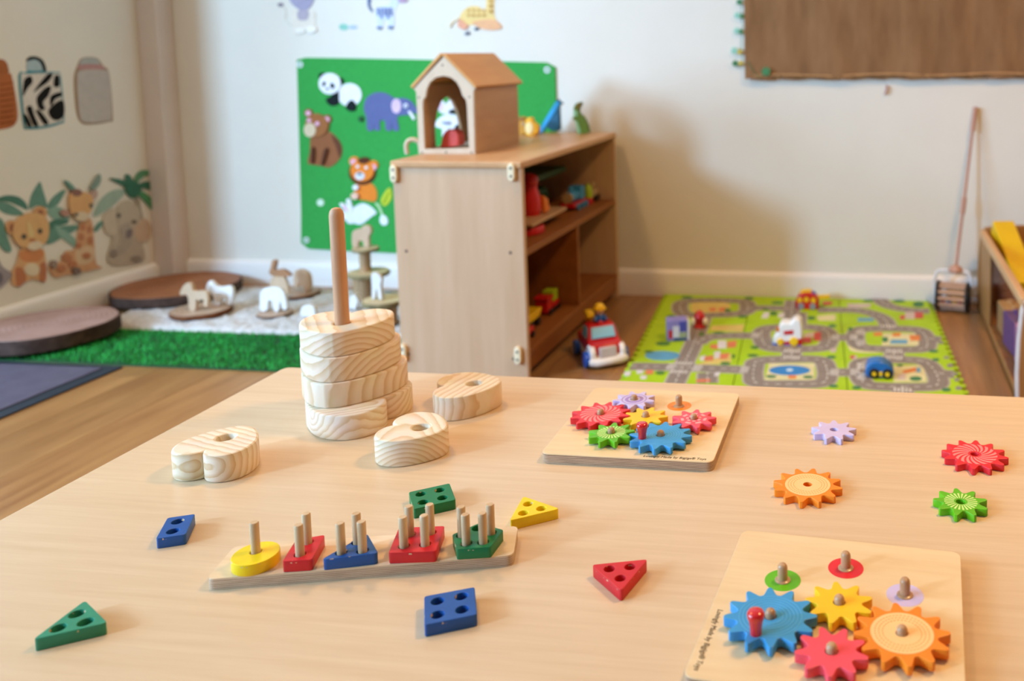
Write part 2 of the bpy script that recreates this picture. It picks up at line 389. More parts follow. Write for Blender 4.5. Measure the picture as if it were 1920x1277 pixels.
# ================================================================== TOYS ON THE TABLE
GREEN, YELLOW, RED, BLUE = '#127442', '#f2cf10', '#cf2027', '#1b5299'
M_green = worn('green_lacquer', GREEN)
M_yellow = worn('yellow_lacquer', YELLOW)
M_red = worn('red_lacquer', RED)
M_blue = worn('blue_lacquer', BLUE)
M_greenT = worn('green_lacquer_faded', '#2f8a68')
M_bare = wood('bare_birch', '#ead3b3', '#d9bb93', (6, 60, 60), 0.55)
M_ply = plywood('ply_edge', '#d9c0a4', '#9c7a5e', 170)
M_peg = wood('peg_wood', '#ddc09a', '#c29d72', (60, 60, 8), 0.5)

# ---- sorting board with pegs
S = crop(370, 920, 3.097)
B_T = 0.012; P_T = 0.012
def pts_at(cr, pts, z): return [tuple(at_z(*cr(p), z)[:2]) for p in pts]
sb = pts_at(S, [(50, 515), (1835, 375), (1862, 205), (215, 322)], ZT+B_T)
t = thing('peg_sorting_board', 'long pale plywood sorting board with upright wooden pegs', 'sorting toy', (-0.52, 0.82, ZT))
outl = rounded(sb, 0.008, 5)
part(t, 'board', prism(outl, ZT, ZT+B_T-0.0012), M_ply, 35)
part(t, 'board_face', prism(outl, ZT+B_T-0.0012, ZT+B_T), M_bare, 35)
PZ = ZT+B_T+P_T
pegs = {'disc': [(340, 352)], 'diamond': [(597, 368), (640, 298)], 'triangle': [(837, 357), (930, 298), (960, 348)],
        'square': [(1200, 320), (1323, 310), (1235, 253), (1355, 243)], 'pentagon': [(1562, 305), (1660, 297), (1705, 243), (1537, 258)]}
peg_xy = {k: pts_at(S, v, PZ) for k, v in pegs.items()}
extra = pts_at(S, [(1627, 217)], PZ)[0]
for ps in peg_xy.values():
    for (px, py) in ps:
        part(t, 'peg', lathe([(0.0044, 0), (0.0044, 0.0425), (0.0037, 0.0435)], 20, (px, py, ZT+B_T)), M_peg)
def hole(xy, r): return ell(xy[0], xy[1], r, n=20)
# five pieces threaded on the pegs
def piece(name, label, cat, corners, holes, z0, mat, r=0.003, hr=0.0058, thick=P_T, rnd=True):
    g = plate(rounded(corners, r, 4) if rnd else corners, [hole(h, hr) for h in holes], thick, 0.0007)
    cx = sum(p[0] for p in corners)/len(corners); cy = sum(p[1] for p in corners)/len(corners)
    return single(name, move(g, (0, 0, z0)), mat, label, cat, (cx, cy, z0), 'shape pieces of the sorting board')
zb = ZT+B_T
piece('sorting_disc', 'round yellow wooden disc on the single peg of the sorting board', 'shape block', ell(-0.6276, 0.7822, 0.0222, n=48), peg_xy['disc'], zb, M_yellow, rnd=False)
piece('sorting_diamond', 'narrow red wooden parallelogram on two pegs of the sorting board', 'shape block', pts_at(S, [(572, 284), (742, 255), (665, 400), (492, 411)], PZ), peg_xy['diamond'], zb, M_red)
piece('sorting_triangle', 'blue wooden triangle on three pegs of the sorting board', 'shape block', pts_at(S, [(987, 248), (1052, 362), (714, 402)], PZ), peg_xy['triangle'], zb, M_blue)
piece('sorting_square', 'wide red wooden block on four pegs of the sorting board', 'shape block', pts_at(S, [(1170, 214), (1436, 204), (1385, 352), (1109, 361)], PZ), peg_xy['square'], zb, M_red)
D = crop(750, 880, 3.756)
piece('sorting_pentagon', 'green five-sided wooden block on the end pegs of the sorting board', 'shape block', pts_at(D, [(560, 376), (729, 426), (637, 547), (399, 561), (368, 458)], PZ), peg_xy['pentagon']+[extra], zb, M_green)
# loose pieces on the table
Lz = ZT+P_T
def loose(name, label, cr, corners, holes, mat, hr):
    piece(name, label, 'shape block', pts_at(cr, corners, Lz), pts_at(cr, holes, Lz), ZT, mat, 0.003, hr)
E1 = crop(40, 940, 4.2575)
loose('sorting_diamond', 'small blue wooden parallelogram with two holes lying by the yellow disc end', E1, [(1166, 131), (1388, 99), (1313, 263), (1073, 298)], [(1248, 160), (1210, 237)], M_blue, 0.0062)
loose('sorting_triangle', 'teal green wooden triangle with three holes lying alone on the table', E1, [(508, 788), (690, 967), (84, 1107)], [(443, 897), (512, 962), (295, 1010)], M_greenT, 0.0064)
loose('sorting_square', 'green wooden rectangle with four holes lying behind the sorting board', D, [(61, 160), (349, 97), (393, 213), (94, 281)], [(146, 173), (280, 145), (300, 199), (163, 230)], M_green, 0.0058)
loose('sorting_triangle', 'yellow wooden triangle with three holes touching the end of the sorting board', D, [(868, 188), (1128, 276), (770, 362)], [(902, 243), (995, 275), (868, 307)], M_yellow, 0.0056)
loose('sorting_triangle', 'red wooden triangle with three holes lying between sorting board and gear board', D, [(1346, 671), (1748, 631), (1558, 856)], [(1475, 700), (1620, 685), (1552, 766)], M_red, 0.0056)
loose('sorting_square', 'blue wooden square with four holes lying in front of the sorting board', D, [(170, 893), (526, 827), (544, 1021), (171, 1097)], [(265, 927), (433, 893), (438, 986), (265, 1022)], M_blue, 0.0060)

# ---- heart stacking toy: graded heart blocks on a dowel
HALF = [(0, -0.325), (0.035, -0.375), (0.12, -0.425), (0.26, -0.435), (0.40, -0.37), (0.48, -0.25), (0.50, -0.10), (0.465, 0.06), (0.37, 0.22), (0.25, 0.35), (0.12, 0.44), (0, 0.47)]
def heart(s, notch=1.0):
    right = spline(HALF, 5, False); y0 = HALF[0][1]
    right = [(a, b if b > -0.3 or a > 0.25 else b+(notch-1)*0) for a, b in right]
    left = [(-a, b) for a, b in right[1:-1]][::-1]
    return [(a*s, (b-0.09)*s) for a, b in right+left]        # the hole is the origin, the tip points to +y
HT = 0.0358
def heart_block(name, label, xy, s, tip, z, mat, has_hole=True, cat='stacking block', root=None):
    g = plate(heart(s), [ell(0, 0, 0.0112, n=28)] if has_hole else [], HT, 0.0028)
    o = single(name, g, mat, label, cat, (0, 0, 0), 'heart blocks of the stacking toy')
    o.location = (xy[0], xy[1], z); o.rotation_euler = (0, 0, R(tip)-math.pi/2)
    return o
def pine(k, **kw): return ringwood('pine_%d' % k, '#ecdac2', '#d9b990', **kw)
PX_, PY_ = -0.770, 1.163
base = thing('heart_stacking_stand', 'pine heart base with a tall round dowel, bottom of the heart stack', 'stacking toy', (PX_, PY_, ZT))
bo = part(base, 'heart_base', plate(heart(0.150), [], HT, 0.0028), pine(1, scale=38, dist=2.2, rot=(0.2, R(8), R(60)), off=(0, 0.05, -0.04)), world=False)
bo.rotation_euler = (0, 0, R(176)-math.pi/2)
part(base, 'dowel', lathe([(0.0102, HT), (0.0102, 0.303), (0.0090, 0.3085), (0.0062, 0.3125), (0.002, 0.314)], 28, (PX_, PY_, ZT)), wood('dowel_wood', '#d9a880', '#c6906a', (60, 60, 6), 0.5))
heart_block('heart_block', 'large pine heart block second from the bottom of the stack', (PX_, PY_), 0.147, -86, ZT+HT, pine(2, scale=22, dist=1.6, rot=(0, R(5), R(12)), off=(0, 0.06, -0.01)))
heart_block('heart_block', 'pine heart block third from the bottom of the stack', (PX_, PY_), 0.138, -78, ZT+2*HT, pine(3, scale=34, dist=1.8, rot=(0, R(6), R(50)), off=(0, 0.06, 0.045)))
heart_block('heart_block', 'pine heart block on top of the stack with fine curved growth rings', (PX_, PY_), 0.129, -72, ZT+3*HT, pine(4, scale=40, dist=1.2, rot=(0, R(3), R(70)), off=(0, 0.01, 0.03)))
heart_block('heart_block', 'loose pine heart block beside the blue parallelogram, notch facing forward', (-0.8405, 1.0075), 0.0995, 92, ZT, pine(5, scale=36, dist=2.0, rot=(0, R(4), R(20)), off=(0, 0.05, -0.02)))
heart_block('heart_block', 'smallest loose pine heart block between the stack and the green rectangle', (-0.6000, 1.0660), 0.0955, -4, ZT, pine(6, scale=52, dist=1.0, rot=(0, R(10), R(-30)), off=(0.0, 0.02, 0.03)))
heart_block('heart_block', 'loose pine heart block near the far table edge behind the stack', (-0.6000, 1.2240), 0.106, 20, ZT, pine(7, scale=30, dist=2.0, rot=(0, R(6), R(35)), off=(0, 0.05, -0.02)))

# ---- gear boards
M_board = wood('birch_board', '#ecd2a6', '#dfbf90', (5, 45, 45), 0.4)
M_gearply = plywood('gear_board_edge', '#cfae8d', '#80604a', 150)
M_ink = paint('black_ink', '#17130f', 0.6)
GB_T = 0.013; G_T = 0.0088
GCOL = {'red': '#e02a33', 'blue': '#3f97cf', 'yellow': '#f7c21a', 'green': '#63b512', 'orange': '#f5881f', 'pink': '#f2515f', 'lilac': '#cdbfe6'}
PCOL = {'red': '#f78a86', 'blue': '#56a8d8', 'green': '#cfe58a', 'orange': '#fcc988', 'pink': '#ffa9a8', 'lilac': '#a487c8'}
def gear_outline(n, r):
    out = []; rv = r*0.735 if n == 12 else r*0.665
    for i in range(n):
        for s in range(-8, 8):
            t = s/16.0; a = abs(t)
            if a <= 0.10: rr = r*(1-0.012*(a/0.10)**2)
            else:
                q = min(1, (a-0.10)/(0.42-0.10)); rr = rv+(r*0.988-rv)*(1-q)**1.55
            th = 2*math.pi*(i+t)/n; out.append((rr*math.cos(th), rr*math.sin(th)))
    return out
GM = {}
def gear_mesh(n):
    if n not in GM: GM[n] = plate(gear_outline(n, 0.0424 if n == 12 else 0.0316), [ell(0, 0, 0.0056, n=24)], G_T, 0.0006)
    return GM[n]
def sector(r0, r1, a0, a1, twist=0.0, k=5):
    ins = []; outs = []
    P = []
    for i in range(k+1):
        f = i/k; r = r0+(r1-r0)*f; P.append((r, a0+twist*f)); 
    Q = [(r, a1+twist*((r-r0)/(r1-r0))) for r, _ in P][::-1]
    return [(r*math.cos(a), r*math.sin(a)) for r, a in P+Q]
def ringpoly(r0, r1, a0, a1, k=10):
    P = [(r1, a0+(a1-a0)*i/k) for i in range(k+1)]+[(r0, a1-(a1-a0)*i/k) for i in range(k+1)]
    return [(r*math.cos(a), r*math.sin(a)) for r, a in P]
def annulus(r0, r1, z0, z1, n=48):
    V, F = [], []
    for r, z in ((r0, z1), (r1, z1), (r1, z0), (r0, z0)):
        for j in range(n): a = 2*math.pi*j/n; V.append((r*math.cos(a), r*math.sin(a), z))
    for i in range(4):
        for j in range(n): F.append([i*n+j, ((i+1) % 4)*n+j, ((i+1) % 4)*n+(j+1) % n, i*n+(j+1) % n])
    return V, [f[::-1] for f in F]
def gear(color, label, n, xy, ph, z, group, face=True, knob=None):
    gm = paint('gear_'+color, GCOL[color], 0.4, 0.03, 50, 0.01)
    o = thing('toy_gear', label, 'toy gear', (xy[0], xy[1], z), group, R(ph))
    part(o, 'gear_wheel', gear_mesh(n), gm, 30, world=False)
    if face and color in PCOL:
        pm_ = paint('gear_print_'+color, PCOL[color], 0.45, 0.02, 50); z0, z1 = G_T-0.0003, G_T+0.00015
        gs = []
        if color == 'red':
            for i in range(18):
                a = 2*math.pi*i/18; gs.append(prism(sector(0.0085, 0.0285, a, a+0.19, 0.62, 6), z0, z1))
        elif color == 'green':
            for i in range(24):
                a = 2*math.pi*i/24; gs.append(prism(sector(0.0078, 0.0190, a, a+0.13), z0, z1))
        elif color == 'blue':
            for k in range(6): gs.append(annulus(0.0108+0.0034*k, 0.0118+0.0034*k, z0, z1))
        elif color == 'lilac':
            gs += [annulus(0.0088, 0.0135, z0, z1), annulus(0.0172, 0.0186, z0, z1)]
        elif color == 'pink':
            for k, (r0, r1, off) in enumerate(((0.0072, 0.0108, 0), (0.0140, 0.0182, 0.35))):
                for i in range(7): a = 2*math.pi*i/7+off; gs.append(prism(ringpoly(r0, r1, a, a+0.5), z0, z1))
        elif color == 'orange':
            gs.append(annulus(0.0056, 0.0275, z0, z1))
        part(o, 'print', join(*gs), pm_, 0, world=False)
        if color == 'orange':
            dm = paint('gear_stitch', '#e99545', 0.5); ds = []
            for r in (0.0170, 0.0203, 0.0236):
                k = int(r*1900)
                for i in range(k):
                    a = 2*math.pi*i/k; ds.append(prism(ringpoly(r-0.0004, r+0.0004, a, a+3.6/k, 2), z1-0.0001, z1+0.0001))
            part(o, 'stitch_print', join(*ds), dm, 0, world=False)
    if knob is not None:
        c, s = math.cos(-R(ph)), math.sin(-R(ph)); dx, dy = knob[0]-xy[0], knob[1]-xy[1]
        kx, ky = dx*c-dy*s, dx*s+dy*c
        part(o, 'knob', lathe([(0.0052, G_T), (0.0054, G_T+0.006), (0.0066, G_T+0.0125), (0.0077, G_T+0.0155), (0.0078, G_T+0.0185), (0.0068, G_T+0.0205), (0.004, G_T+0.0213), (0.001, G_T+0.0214)], 28, (kx, ky, 0)),
             paint('knob_red', '#d3151f', 0.18, 0.02, 30, 0, 0.6, 0.6), 50, label='red turning knob', world=False)
    return o
def gear_board(label, cx, cy, rz, size, pegs_, spots, text_at, text_rot):
    o = thing('gear_board', label, 'gear toy', (cx, cy, ZT), None, rz)
    h = size/2; ol = rounded(rect(-h, h, -h, h), 0.011, 6)
    part(o, 'board', prism(ol, 0, GB_T-0.0015), M_gearply, 35, world=False)
    part(o, 'board_face', prism(ol, GB_T-0.0015, GB_T), M_board, 35, 0.0005, world=False)
    mi = Matrix.Rotation(-rz, 4, 'Z') @ Matrix.Translation((-cx, -cy, 0))
    for (px, py) in pegs_:
        q = mi @ Vector((px, py, 0))
        pg = part(o, 'peg', lathe([(0.0078, GB_T), (0.0078, GB_T+0.0008), (0.0062, GB_T+0.0018), (0.0050, GB_T+0.0020), (0.0050, GB_T+0.0125), (0.0046, GB_T+0.0150), (0.0033, GB_T+0.0168), (0.001, GB_T+0.0176)], 24, (q.x, q.y, 0)),
             wood('gear_peg', '#c99f78', '#a97b54', (50, 50, 8), 0.35, coat=0.3), 50, world=False)
    for (px, py), c, nm in spots:
        q = mi @ Vector((px, py, 0))
        part(o, 'printed_spot', move(annulus(0.0078, 0.0178, GB_T-0.0003, GB_T+0.0002, 36), (q.x, q.y, 0)), paint('gear_'+c, GCOL[c], 0.4, 0.03, 50, 0.01), 0, label=nm, world=False)
    tx = lettering('Lovingly Made by Bigjigs® Toys', 0.0074, 0.00008, 0.18)
    wd = max(p[0] for p in tx[0]); tx = ([(p[0]*0.083/wd, p[1], p[2]) for p in tx[0]], tx[1])
    q = mi @ Vector((text_at[0], text_at[1], 0))
    part(o, 'lettering', move(tx, (q.x, q.y, GB_T+0.0001), text_rot), M_ink, 0, world=False, label='small black handwritten lettering')
    return o
BP = {'blue': (-0.2803, 1.1029), 'red': (-0.3819, 1.1619), 'lilac': (-0.3483, 1.2180), 'yellow': (-0.3159, 1.1604), 'green': (-0.3485, 1.1036), 'pink': (-0.2469, 1.1601)}
gear_board('square birch gear board near the far table edge carrying six gears', -0.3150, 1.1690, 0, 0.2285, list(BP.values())+[(-0.2825, 1.2245)], [((-0.2825, 1.2262), 'orange', 'orange printed spot around a peg')], (-0.2935, 1.0598), 0)
gz = ZT+GB_T+0.0020; gB = 'gears on the far gear board'
gear('blue', 'blue gear with a red knob on the far gear board beside the lettering', 12, BP['blue'], 3.1, gz, gB, knob=(-0.3020, 1.0905))
gear('red', 'large red gear with pink swirl print on the far gear board', 12, BP['red'], -2.8, gz, gB)
gear('lilac', 'pale lilac gear with purple ring print on the far gear board', 9, BP['lilac'], -6.6, gz, gB)
gear('yellow', 'plain yellow gear in the middle of the far gear board', 9, BP['yellow'], 5.6, gz, gB)
gear('green', 'small green gear with ray print on the far gear board', 9, BP['green'], 17.3, gz, gB)
gear('pink', 'pink gear with dashed ring print on the far gear board', 9, BP['pink'], 12.0, gz, gB)
AP = {'blue': (-0.0909, 0.7442), 'orange': (0.0261, 0.7348), 'yellow': (-0.0300, 0.7719), 'pink': (-0.0339, 0.7046)}
sp = {'green': (-0.0872, 0.8160), 'red': (-0.0262, 0.8437), 'lilac': (0.0312, 0.8060)}
gear_board('square birch gear board with four gears and three bare pegs on coloured spots', -0.0330, 0.7790, R(-4.3), 0.2310, list(AP.values())+list(sp.values()),
           [(sp['green'], 'green', 'green printed spot around a peg'), (sp['red'], 'red', 'red printed spot around a peg'), (sp['lilac'], 'lilac', 'lilac printed spot around a peg')], (-0.1425, 0.7640), R(-90))
gA = 'gears on the near gear board'
gear('blue', 'blue gear with a red knob meshing with yellow and pink gears', 12, AP['blue'], 7.2, gz, gA, knob=(-0.1007, 0.7187))
gear('orange', 'orange gear with stitched ring print on the board with bare pegs', 12, AP['orange'], 6.5, gz, gA)
gear('yellow', 'plain yellow gear between the blue and orange gears', 9, AP['yellow'], 18.3, gz, gA)
gear('pink', 'plain pink gear between the blue and orange gears', 9, AP['pink'], -10.3, gz, gA, face=False)
gL = 'loose gears lying on the table'
gear('orange', 'loose orange gear with stitched ring print lying on the table', 12, (-0.0776, 1.0194), -6.1, ZT, gL)
gear('red', 'loose red gear with pink swirl print lying on the table', 12, (0.1319, 1.1244), -8.5, ZT, gL)
gear('lilac', 'loose plain lilac gear lying on the table', 9, (-0.0530, 1.1791), 12.4, ZT, gL, face=False)
gear('green', 'loose green gear with ray print lying on the table', 9, (0.1020, 0.9990), 15.1, ZT, gL)

# ================================================================== SHELF UNIT
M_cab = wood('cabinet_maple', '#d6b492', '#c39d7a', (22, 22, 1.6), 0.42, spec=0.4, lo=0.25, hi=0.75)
M_cabshade = wood('cabinet_inside_shaded', '#9f6029', '#80481a', (22, 1.6, 22), 0.5, lo=0.25, hi=0.75)  # inner maple darkened, the shade inside the shelf put into its colour
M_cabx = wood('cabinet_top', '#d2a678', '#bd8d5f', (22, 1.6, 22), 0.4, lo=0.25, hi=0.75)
M_cream = paint('cream_plastic', '#efe0bd', 0.35, 0.02)
M_screw = paint('dark_screw', '#4a3f36', 0.4)
CX0, CX1, CY0, CY1, CZ = -1.310, -0.938, 2.240, 3.115, 0.6165
t = thing('toy_shelf', 'low maple toy shelf with open compartments standing against the back wall', 'shelf unit', ((CX0+CX1)/2, (CY0+CY1)/2, 0))
TP = 0.018
for y0, y1 in ((CY0, CY0+TP), (CY1-TP, CY1)):
    sp_ = part(t, 'side_panel', box(CX0, CX1, y0, y1, 0, CZ-0.02), M_cab, 0, 0.0025)
    if y0 == CY0:
        for (px, py) in ((762, 471), (957, 474), (766, 664), (963, 673)):
            p = at_y(px, py, CY0); part(sp_, 'screw', tube([(p.x, CY0-0.0004, p.z), (p.x, CY0+0.004, p.z)], 0.0042, 14), M_screw)
part(t, 'top_board', box(CX0-0.004, CX1+0.003, CY0-0.006, CY1+0.002, CZ-0.02, CZ), M_cabx, 0, 0.005)
part(t, 'back_panel', box(CX0+0.002, CX0+0.010, CY0+TP, CY1-TP, 0.06, CZ-0.02), M_cabshade, 0)
part(t, 'shelf', box(CX0+0.010, CX1-0.002, CY0+TP, CY1-TP, 0.352, 0.370), M_cabshade, 0, 0.002)
part(t, 'shelf', box(CX0+0.010, CX1-0.002, CY0+TP, CY1-TP, 0.072, 0.090), M_cabshade, 0, 0.002)
part(t, 'divider', box(CX0+0.010, CX1-0.006, 2.685, 2.701, 0.090, 0.352), M_cabshade, 0, 0.002)
part(t, 'base_rail', box(CX1-0.022, CX1-0.006, CY0+TP, CY1-TP, 0.028, 0.072), M_cabshade, 0, 0.002)
for (px, py) in ((741, 325), (961, 322), (758, 660), (973, 665)):
    p = at_y(px, py, CY0)
    ol = [(p.x+a, p.z+b) for a, b in spline([(-0.009, -0.018), (0, -0.025), (0.009, -0.018), (0.010, 0), (0.009, 0.018), (0, 0.025), (-0.009, 0.018), (-0.010, 0)], 4)]
    c = part(t, 'connector_clip', extrude([(a, CY0, b) for a, b in ol], (0, -0.012, 0)), M_cream, 40, 0.003, label='cream plastic connector clip')
    for dz in (-0.011, 0.011): part(c, 'screw', tube([(p.x, CY0-0.0126, p.z+dz), (p.x, CY0-0.010, p.z+dz)], 0.0036, 12), M_screw)

# ---- wooden toy house on the shelf unit
M_hfront = wood('house_front', '#dcc9b2', '#c8b296', (14, 14, 3), 0.55)
M_hside = wood('house_side', '#cda780', '#b9906a', (16, 2.5, 16), 0.55)
M_hroof = wood('house_roof', '#d6a05a', '#c58c48', (16, 3, 16), 0.5)
HY0, HY1 = 2.400, 2.725
HX = crop(740, 90, 5.804)
def hp(pts, Y): return [at_y(*HX(p), Y) for p in pts]
t = thing('toy_house', 'open wooden toy house with arched front standing on the shelf unit', 'toy house', (-1.22, 2.56, CZ))
def xz(pts): return [(p.x, p.z) for p in pts]
fo = xz(hp([(262, 1150), (875, 1165), (858, 470), (880, 440), (540, 85), (200, 440), (232, 480)], HY0))
fo = [(a, max(b, CZ)) if b < CZ+0.02 else (a, b) for a, b in fo]; fo[0] = (fo[0][0], CZ); fo[1] = (fo[1][0], CZ)
arch = xz(hp([(325, 1100), (308, 640), (310, 565), (338, 530), (350, 450), (385, 375), (450, 322), (530, 305), (610, 322), (670, 370), (710, 440), (735, 520), (775, 565), (785, 640), (808, 1092)], HY0))
def wall_plate(outer, inner, y, th):
    V, F = plate(outer, [inner], th, 0.0015)
    return [(a, y+th-c, b) for a, b, c in V], F
part(t, 'front_panel', wall_plate(fo, arch, HY0, 0.012), M_hfront, 35)
cxh = (fo[0][0]+fo[1][0])/2; zU = None
bo_ = [(a, b) for a, b in fo]
hw = (fo[1][0]-fo[0][0])/2; zP = fo[4][1]
zE = zP+0.002+(fo[3][1]-zP-0.002)*hw/abs(fo[3][0]-cxh)-0.001      # side walls reach up to the roof boards
part(t, 'back_panel', extrude([(a_, HY1-0.012, b_2) for a_, b_2 in [(cxh-hw, CZ), (cxh+hw, CZ), (cxh+hw, zE), (cxh, zP-0.012), (cxh-hw, zE)]], (0, 0.012, 0)), M_hside, 0, 0.001)
for sgn in (-1, 1):
    xa = cxh+sgn*hw; xb = xa-sgn*0.010
    if sgn > 0: part(t, 'side_wall', box(min(xa, xb), max(xa, xb), HY0+0.012, HY1-0.012, CZ, zE), M_hside, 0, 0.001)
    else:      # this side has an arched opening
        op = [at_x(*HX(q), xb) for q in ((452, 1078), (440, 860), (465, 690), (515, 575), (580, 522), (640, 570), (690, 690), (728, 850), (752, 1040))]
        V_, F_ = plate(rect(HY0+0.012, HY1-0.012, CZ, zE), [[(q.y, max(q.z, CZ+0.010)) for q in op]], 0.010, 0.001)
        part(t, 'side_wall', ([(xa+c_3, a_, b_2) for a_, b_2, c_3 in V_], F_), M_hside, 35)
    e = Vector((fo[3][0] if sgn > 0 else fo[5][0], 0, fo[3][1] if sgn > 0 else fo[5][1])); pk = Vector((cxh, 0, zP+0.002))
    d = (e-pk); nrm = Vector((-d.z, 0, d.x)).normalized()*(1 if sgn < 0 else -1)
    nrm = nrm if nrm.z > 0 else -nrm
    q = [pk, e, e+nrm*0.009, pk+nrm*0.009]
    part(t, 'roof_board', extrude([(p.x, HY0-0.004, p.z) for p in q], (0, HY1-HY0+0.012, 0)), M_hroof, 0, 0.0015)
part(t, 'floor_board', box(cxh-hw+0.010, cxh+hw-0.010, HY0+0.012, HY1-0.012, CZ, CZ+0.009), M_hfront, 0)
for (u, v) in ((520, 187), (263, 538), (815, 533), (560, 1135), (835, 1140), (300, 1140)):
    p = at_y(*HX((u, v)), HY0); part(t, 'screw', tube([(p.x, HY0-0.0008, p.z), (p.x, HY0+0.003, p.z)], 0.0028, 12), M_screw)

# ---- little animals and blocks on the top board
def cut(name, label, cat, px_pts, Y, th, mat, group=None, parts=(), base=None, smooth_n=4, bev=0.002):
    """wooden cut-out figure standing upright at depth Y; the outline is given in photo pixels"""
    pts = [at_y(x, y, Y) for x, y in (spline(px_pts, smooth_n) if smooth_n else px_pts)]
    zmin = min(p.z for p in pts)
    dz = (base-zmin) if base is not None else 0
    pts = [Vector((p.x, p.y, p.z+dz)) for p in pts]
    cx = sum(p.x for p in pts)/len(pts)
    if not parts:
        return single(name, extrude(pts, (0, th, 0)), mat, label, cat, (cx, Y+th/2, zmin+dz), group, 40, bev)
    r = thing(name, label, cat, (cx, Y+th/2, zmin+dz), group)
    part(r, 'body', extrude(pts, (0, th, 0)), mat, 40, bev)
    for nm, q, m_, d in parts:
        part(r, nm, extrude([Vector((p.x, Y-d, p.z+dz)) for p in [at_y(x, y, Y) for x, y in q]], (0, th+2*d, 0)), m_, 40, 0.0008)
    return r
K = crop(960, 180, 12.0)
def kp(l): return [K(p) for p in l]
gT = 'painted wooden animals on the shelf unit'
M_wblue = paint('animal_blue', '#2f9fe0', 0.5); M_wblued = paint('animal_dark_blue', '#1f5f82', 0.5)
M_wyel = paint('animal_yellow', '#f3b81f', 0.5); M_wyell = paint('animal_cream', '#fbe6a6', 0.5); M_wbro = paint('animal_brown', '#8a5a17', 0.5); M_wamb = paint('animal_amber', '#c98c16', 0.5)
M_wgr = paint('animal_green', '#5d7d22', 0.5); M_wgrl = paint('animal_light_green', '#8cc89a', 0.5); M_blk = paint('black_paint', '#1c1b1c', 0.45)
cut('wooden_bird', 'blue wooden peacock with a long straight tail on the shelf unit', 'toy animal', kp([(600, 850), (990, 150), (1050, 145), (1075, 180), (1050, 300), (1060, 560), (1055, 790), (960, 800), (870, 790), (760, 730)]), 3.045, 0.022, M_wblued, gT,
    [('back_feather', kp([(560, 860), (985, 150), (1070, 145), (1080, 200), (680, 840)]), M_wblue, 0.002), ('beak', kp([(1060, 165), (1150, 195), (1060, 225)]), M_blk, -0.004)], CZ)
cut('wooden_rabbit', 'green wooden rabbit figure near the wall end of the shelf unit', 'toy animal', kp([(1480, 850), (1450, 700), (1400, 540), (1350, 515), (1370, 485), (1400, 450), (1385, 330), (1390, 250), (1440, 170), (1540, 140), (1545, 190), (1500, 280), (1500, 380), (1600, 480), (1680, 640), (1715, 780), (1700, 830)]), 3.035, 0.024, M_wgr, gT,
    [('belly', kp([(1480, 845), (1455, 700), (1420, 560), (1470, 560), (1540, 760), (1545, 845)]), M_wgrl, 0.002), ('neck', kp([(1385, 440), (1385, 330), (1470, 320), (1480, 420), (1450, 470)]), M_wgrl, 0.002), ('ear', kp([(1455, 250), (1500, 165), (1545, 145), (1520, 220), (1470, 310)]), M_wbro, 0.002)], CZ)
cut('wooden_lion', 'yellow wooden lion with a cream face beside the blue bird', 'toy animal', kp([(310, 880), (290, 700), (300, 560), (340, 500), (400, 480), (450, 510), (470, 580), (560, 660), (590, 760), (560, 840), (500, 900), (380, 900)]), 2.950, 0.022, M_wyel, gT,
    [('face', kp(ell(390, 720, 90, 130)), M_wyell, 0.003), ('foot', kp(ell(490, 870, 40, 38)), M_wamb, 0.003)], CZ)
cut('wooden_bear', 'amber wooden animal half hidden behind the toy house', 'toy animal', kp([(90, 840), (95, 560), (130, 480), (220, 460), (290, 500), (300, 600), (300, 830)]), 3.000, 0.022, M_wamb, gT,
    [('mane', kp([(120, 540), (140, 485), (220, 465), (285, 500), (280, 545)]), M_wbro, 0.002), ('eye', kp(ell(262, 620, 28, 34)), paint('animal_grey', '#8f8a86', 0.5), 0.002)], CZ)
M_coral = paint('coral_paint', '#e8605a', 0.5)
p = [HX(q) for q in [(488, 1075), (520, 930), (545, 890), (590, 870), (650, 878), (690, 920), (695, 1000), (693, 1050)]]
cut('coral_block', 'coral red wooden block with a rounded top standing inside the toy house', 'toy block', p, 2.47, 0.045, M_coral, None, base=CZ+0.009, smooth_n=0, bev=0.004)
# light wooden curved piece beside the house
pts = [at_y(*HX(q), 2.40) for q in [(112, 1000), (118, 975), (150, 950), (195, 942), (240, 950), (250, 980)]]
pth = [Vector((-1.352, 2.395, CZ)), Vector((-1.354, 2.395, CZ+0.024)), Vector((-1.348, 2.398, CZ+0.038)), Vector((-1.335, 2.402, CZ+0.042)), Vector((-1.322, 2.406, CZ+0.036)), Vector((-1.318, 2.410, CZ+0.022)), Vector((-1.318, 2.412, CZ))]
single('wooden_arch', tube([tuple(q) for q in spline([tuple(v) for v in pth], 4, False)], 0.0065, 12), M_hfront, 'small pale wooden arch beside the toy house', 'toy block', (-1.335, 2.40, CZ))

# ---- toys in the compartments
SZ, LZ = 0.370, 0.090
def wheels(root, xs, y0, y1, z, r, mat, th=0.008, name='wheel'):
    for (xa, ya) in xs: part(root, name, tube([(xa, ya-th/2, z+r), (xa, ya+th/2, z+r)], r, 18), mat)
M_tred = paint('toy_red', '#c81a1c', 0.3, 0.03, 30, 0, 0.5); M_tblue = paint('toy_blue', '#3b8fc0', 0.35); M_dkgreen = paint('toy_dark_green', '#1f4a25', 0.5)
M_tyel = paint('toy_yellow', '#f0c01c', 0.3); M_lime = paint('toy_lime', '#a7c31f', 0.4); M_beige = paint('toy_beige', '#b79b72', 0.6); M_tblk = paint('toy_black', '#1b1a1b', 0.4); M_tor = paint('toy_orange', '#d9781f', 0.5); M_twhite = paint('toy_white', '#eeeae6', 0.3, 0.02, 30, 0, 0.5)
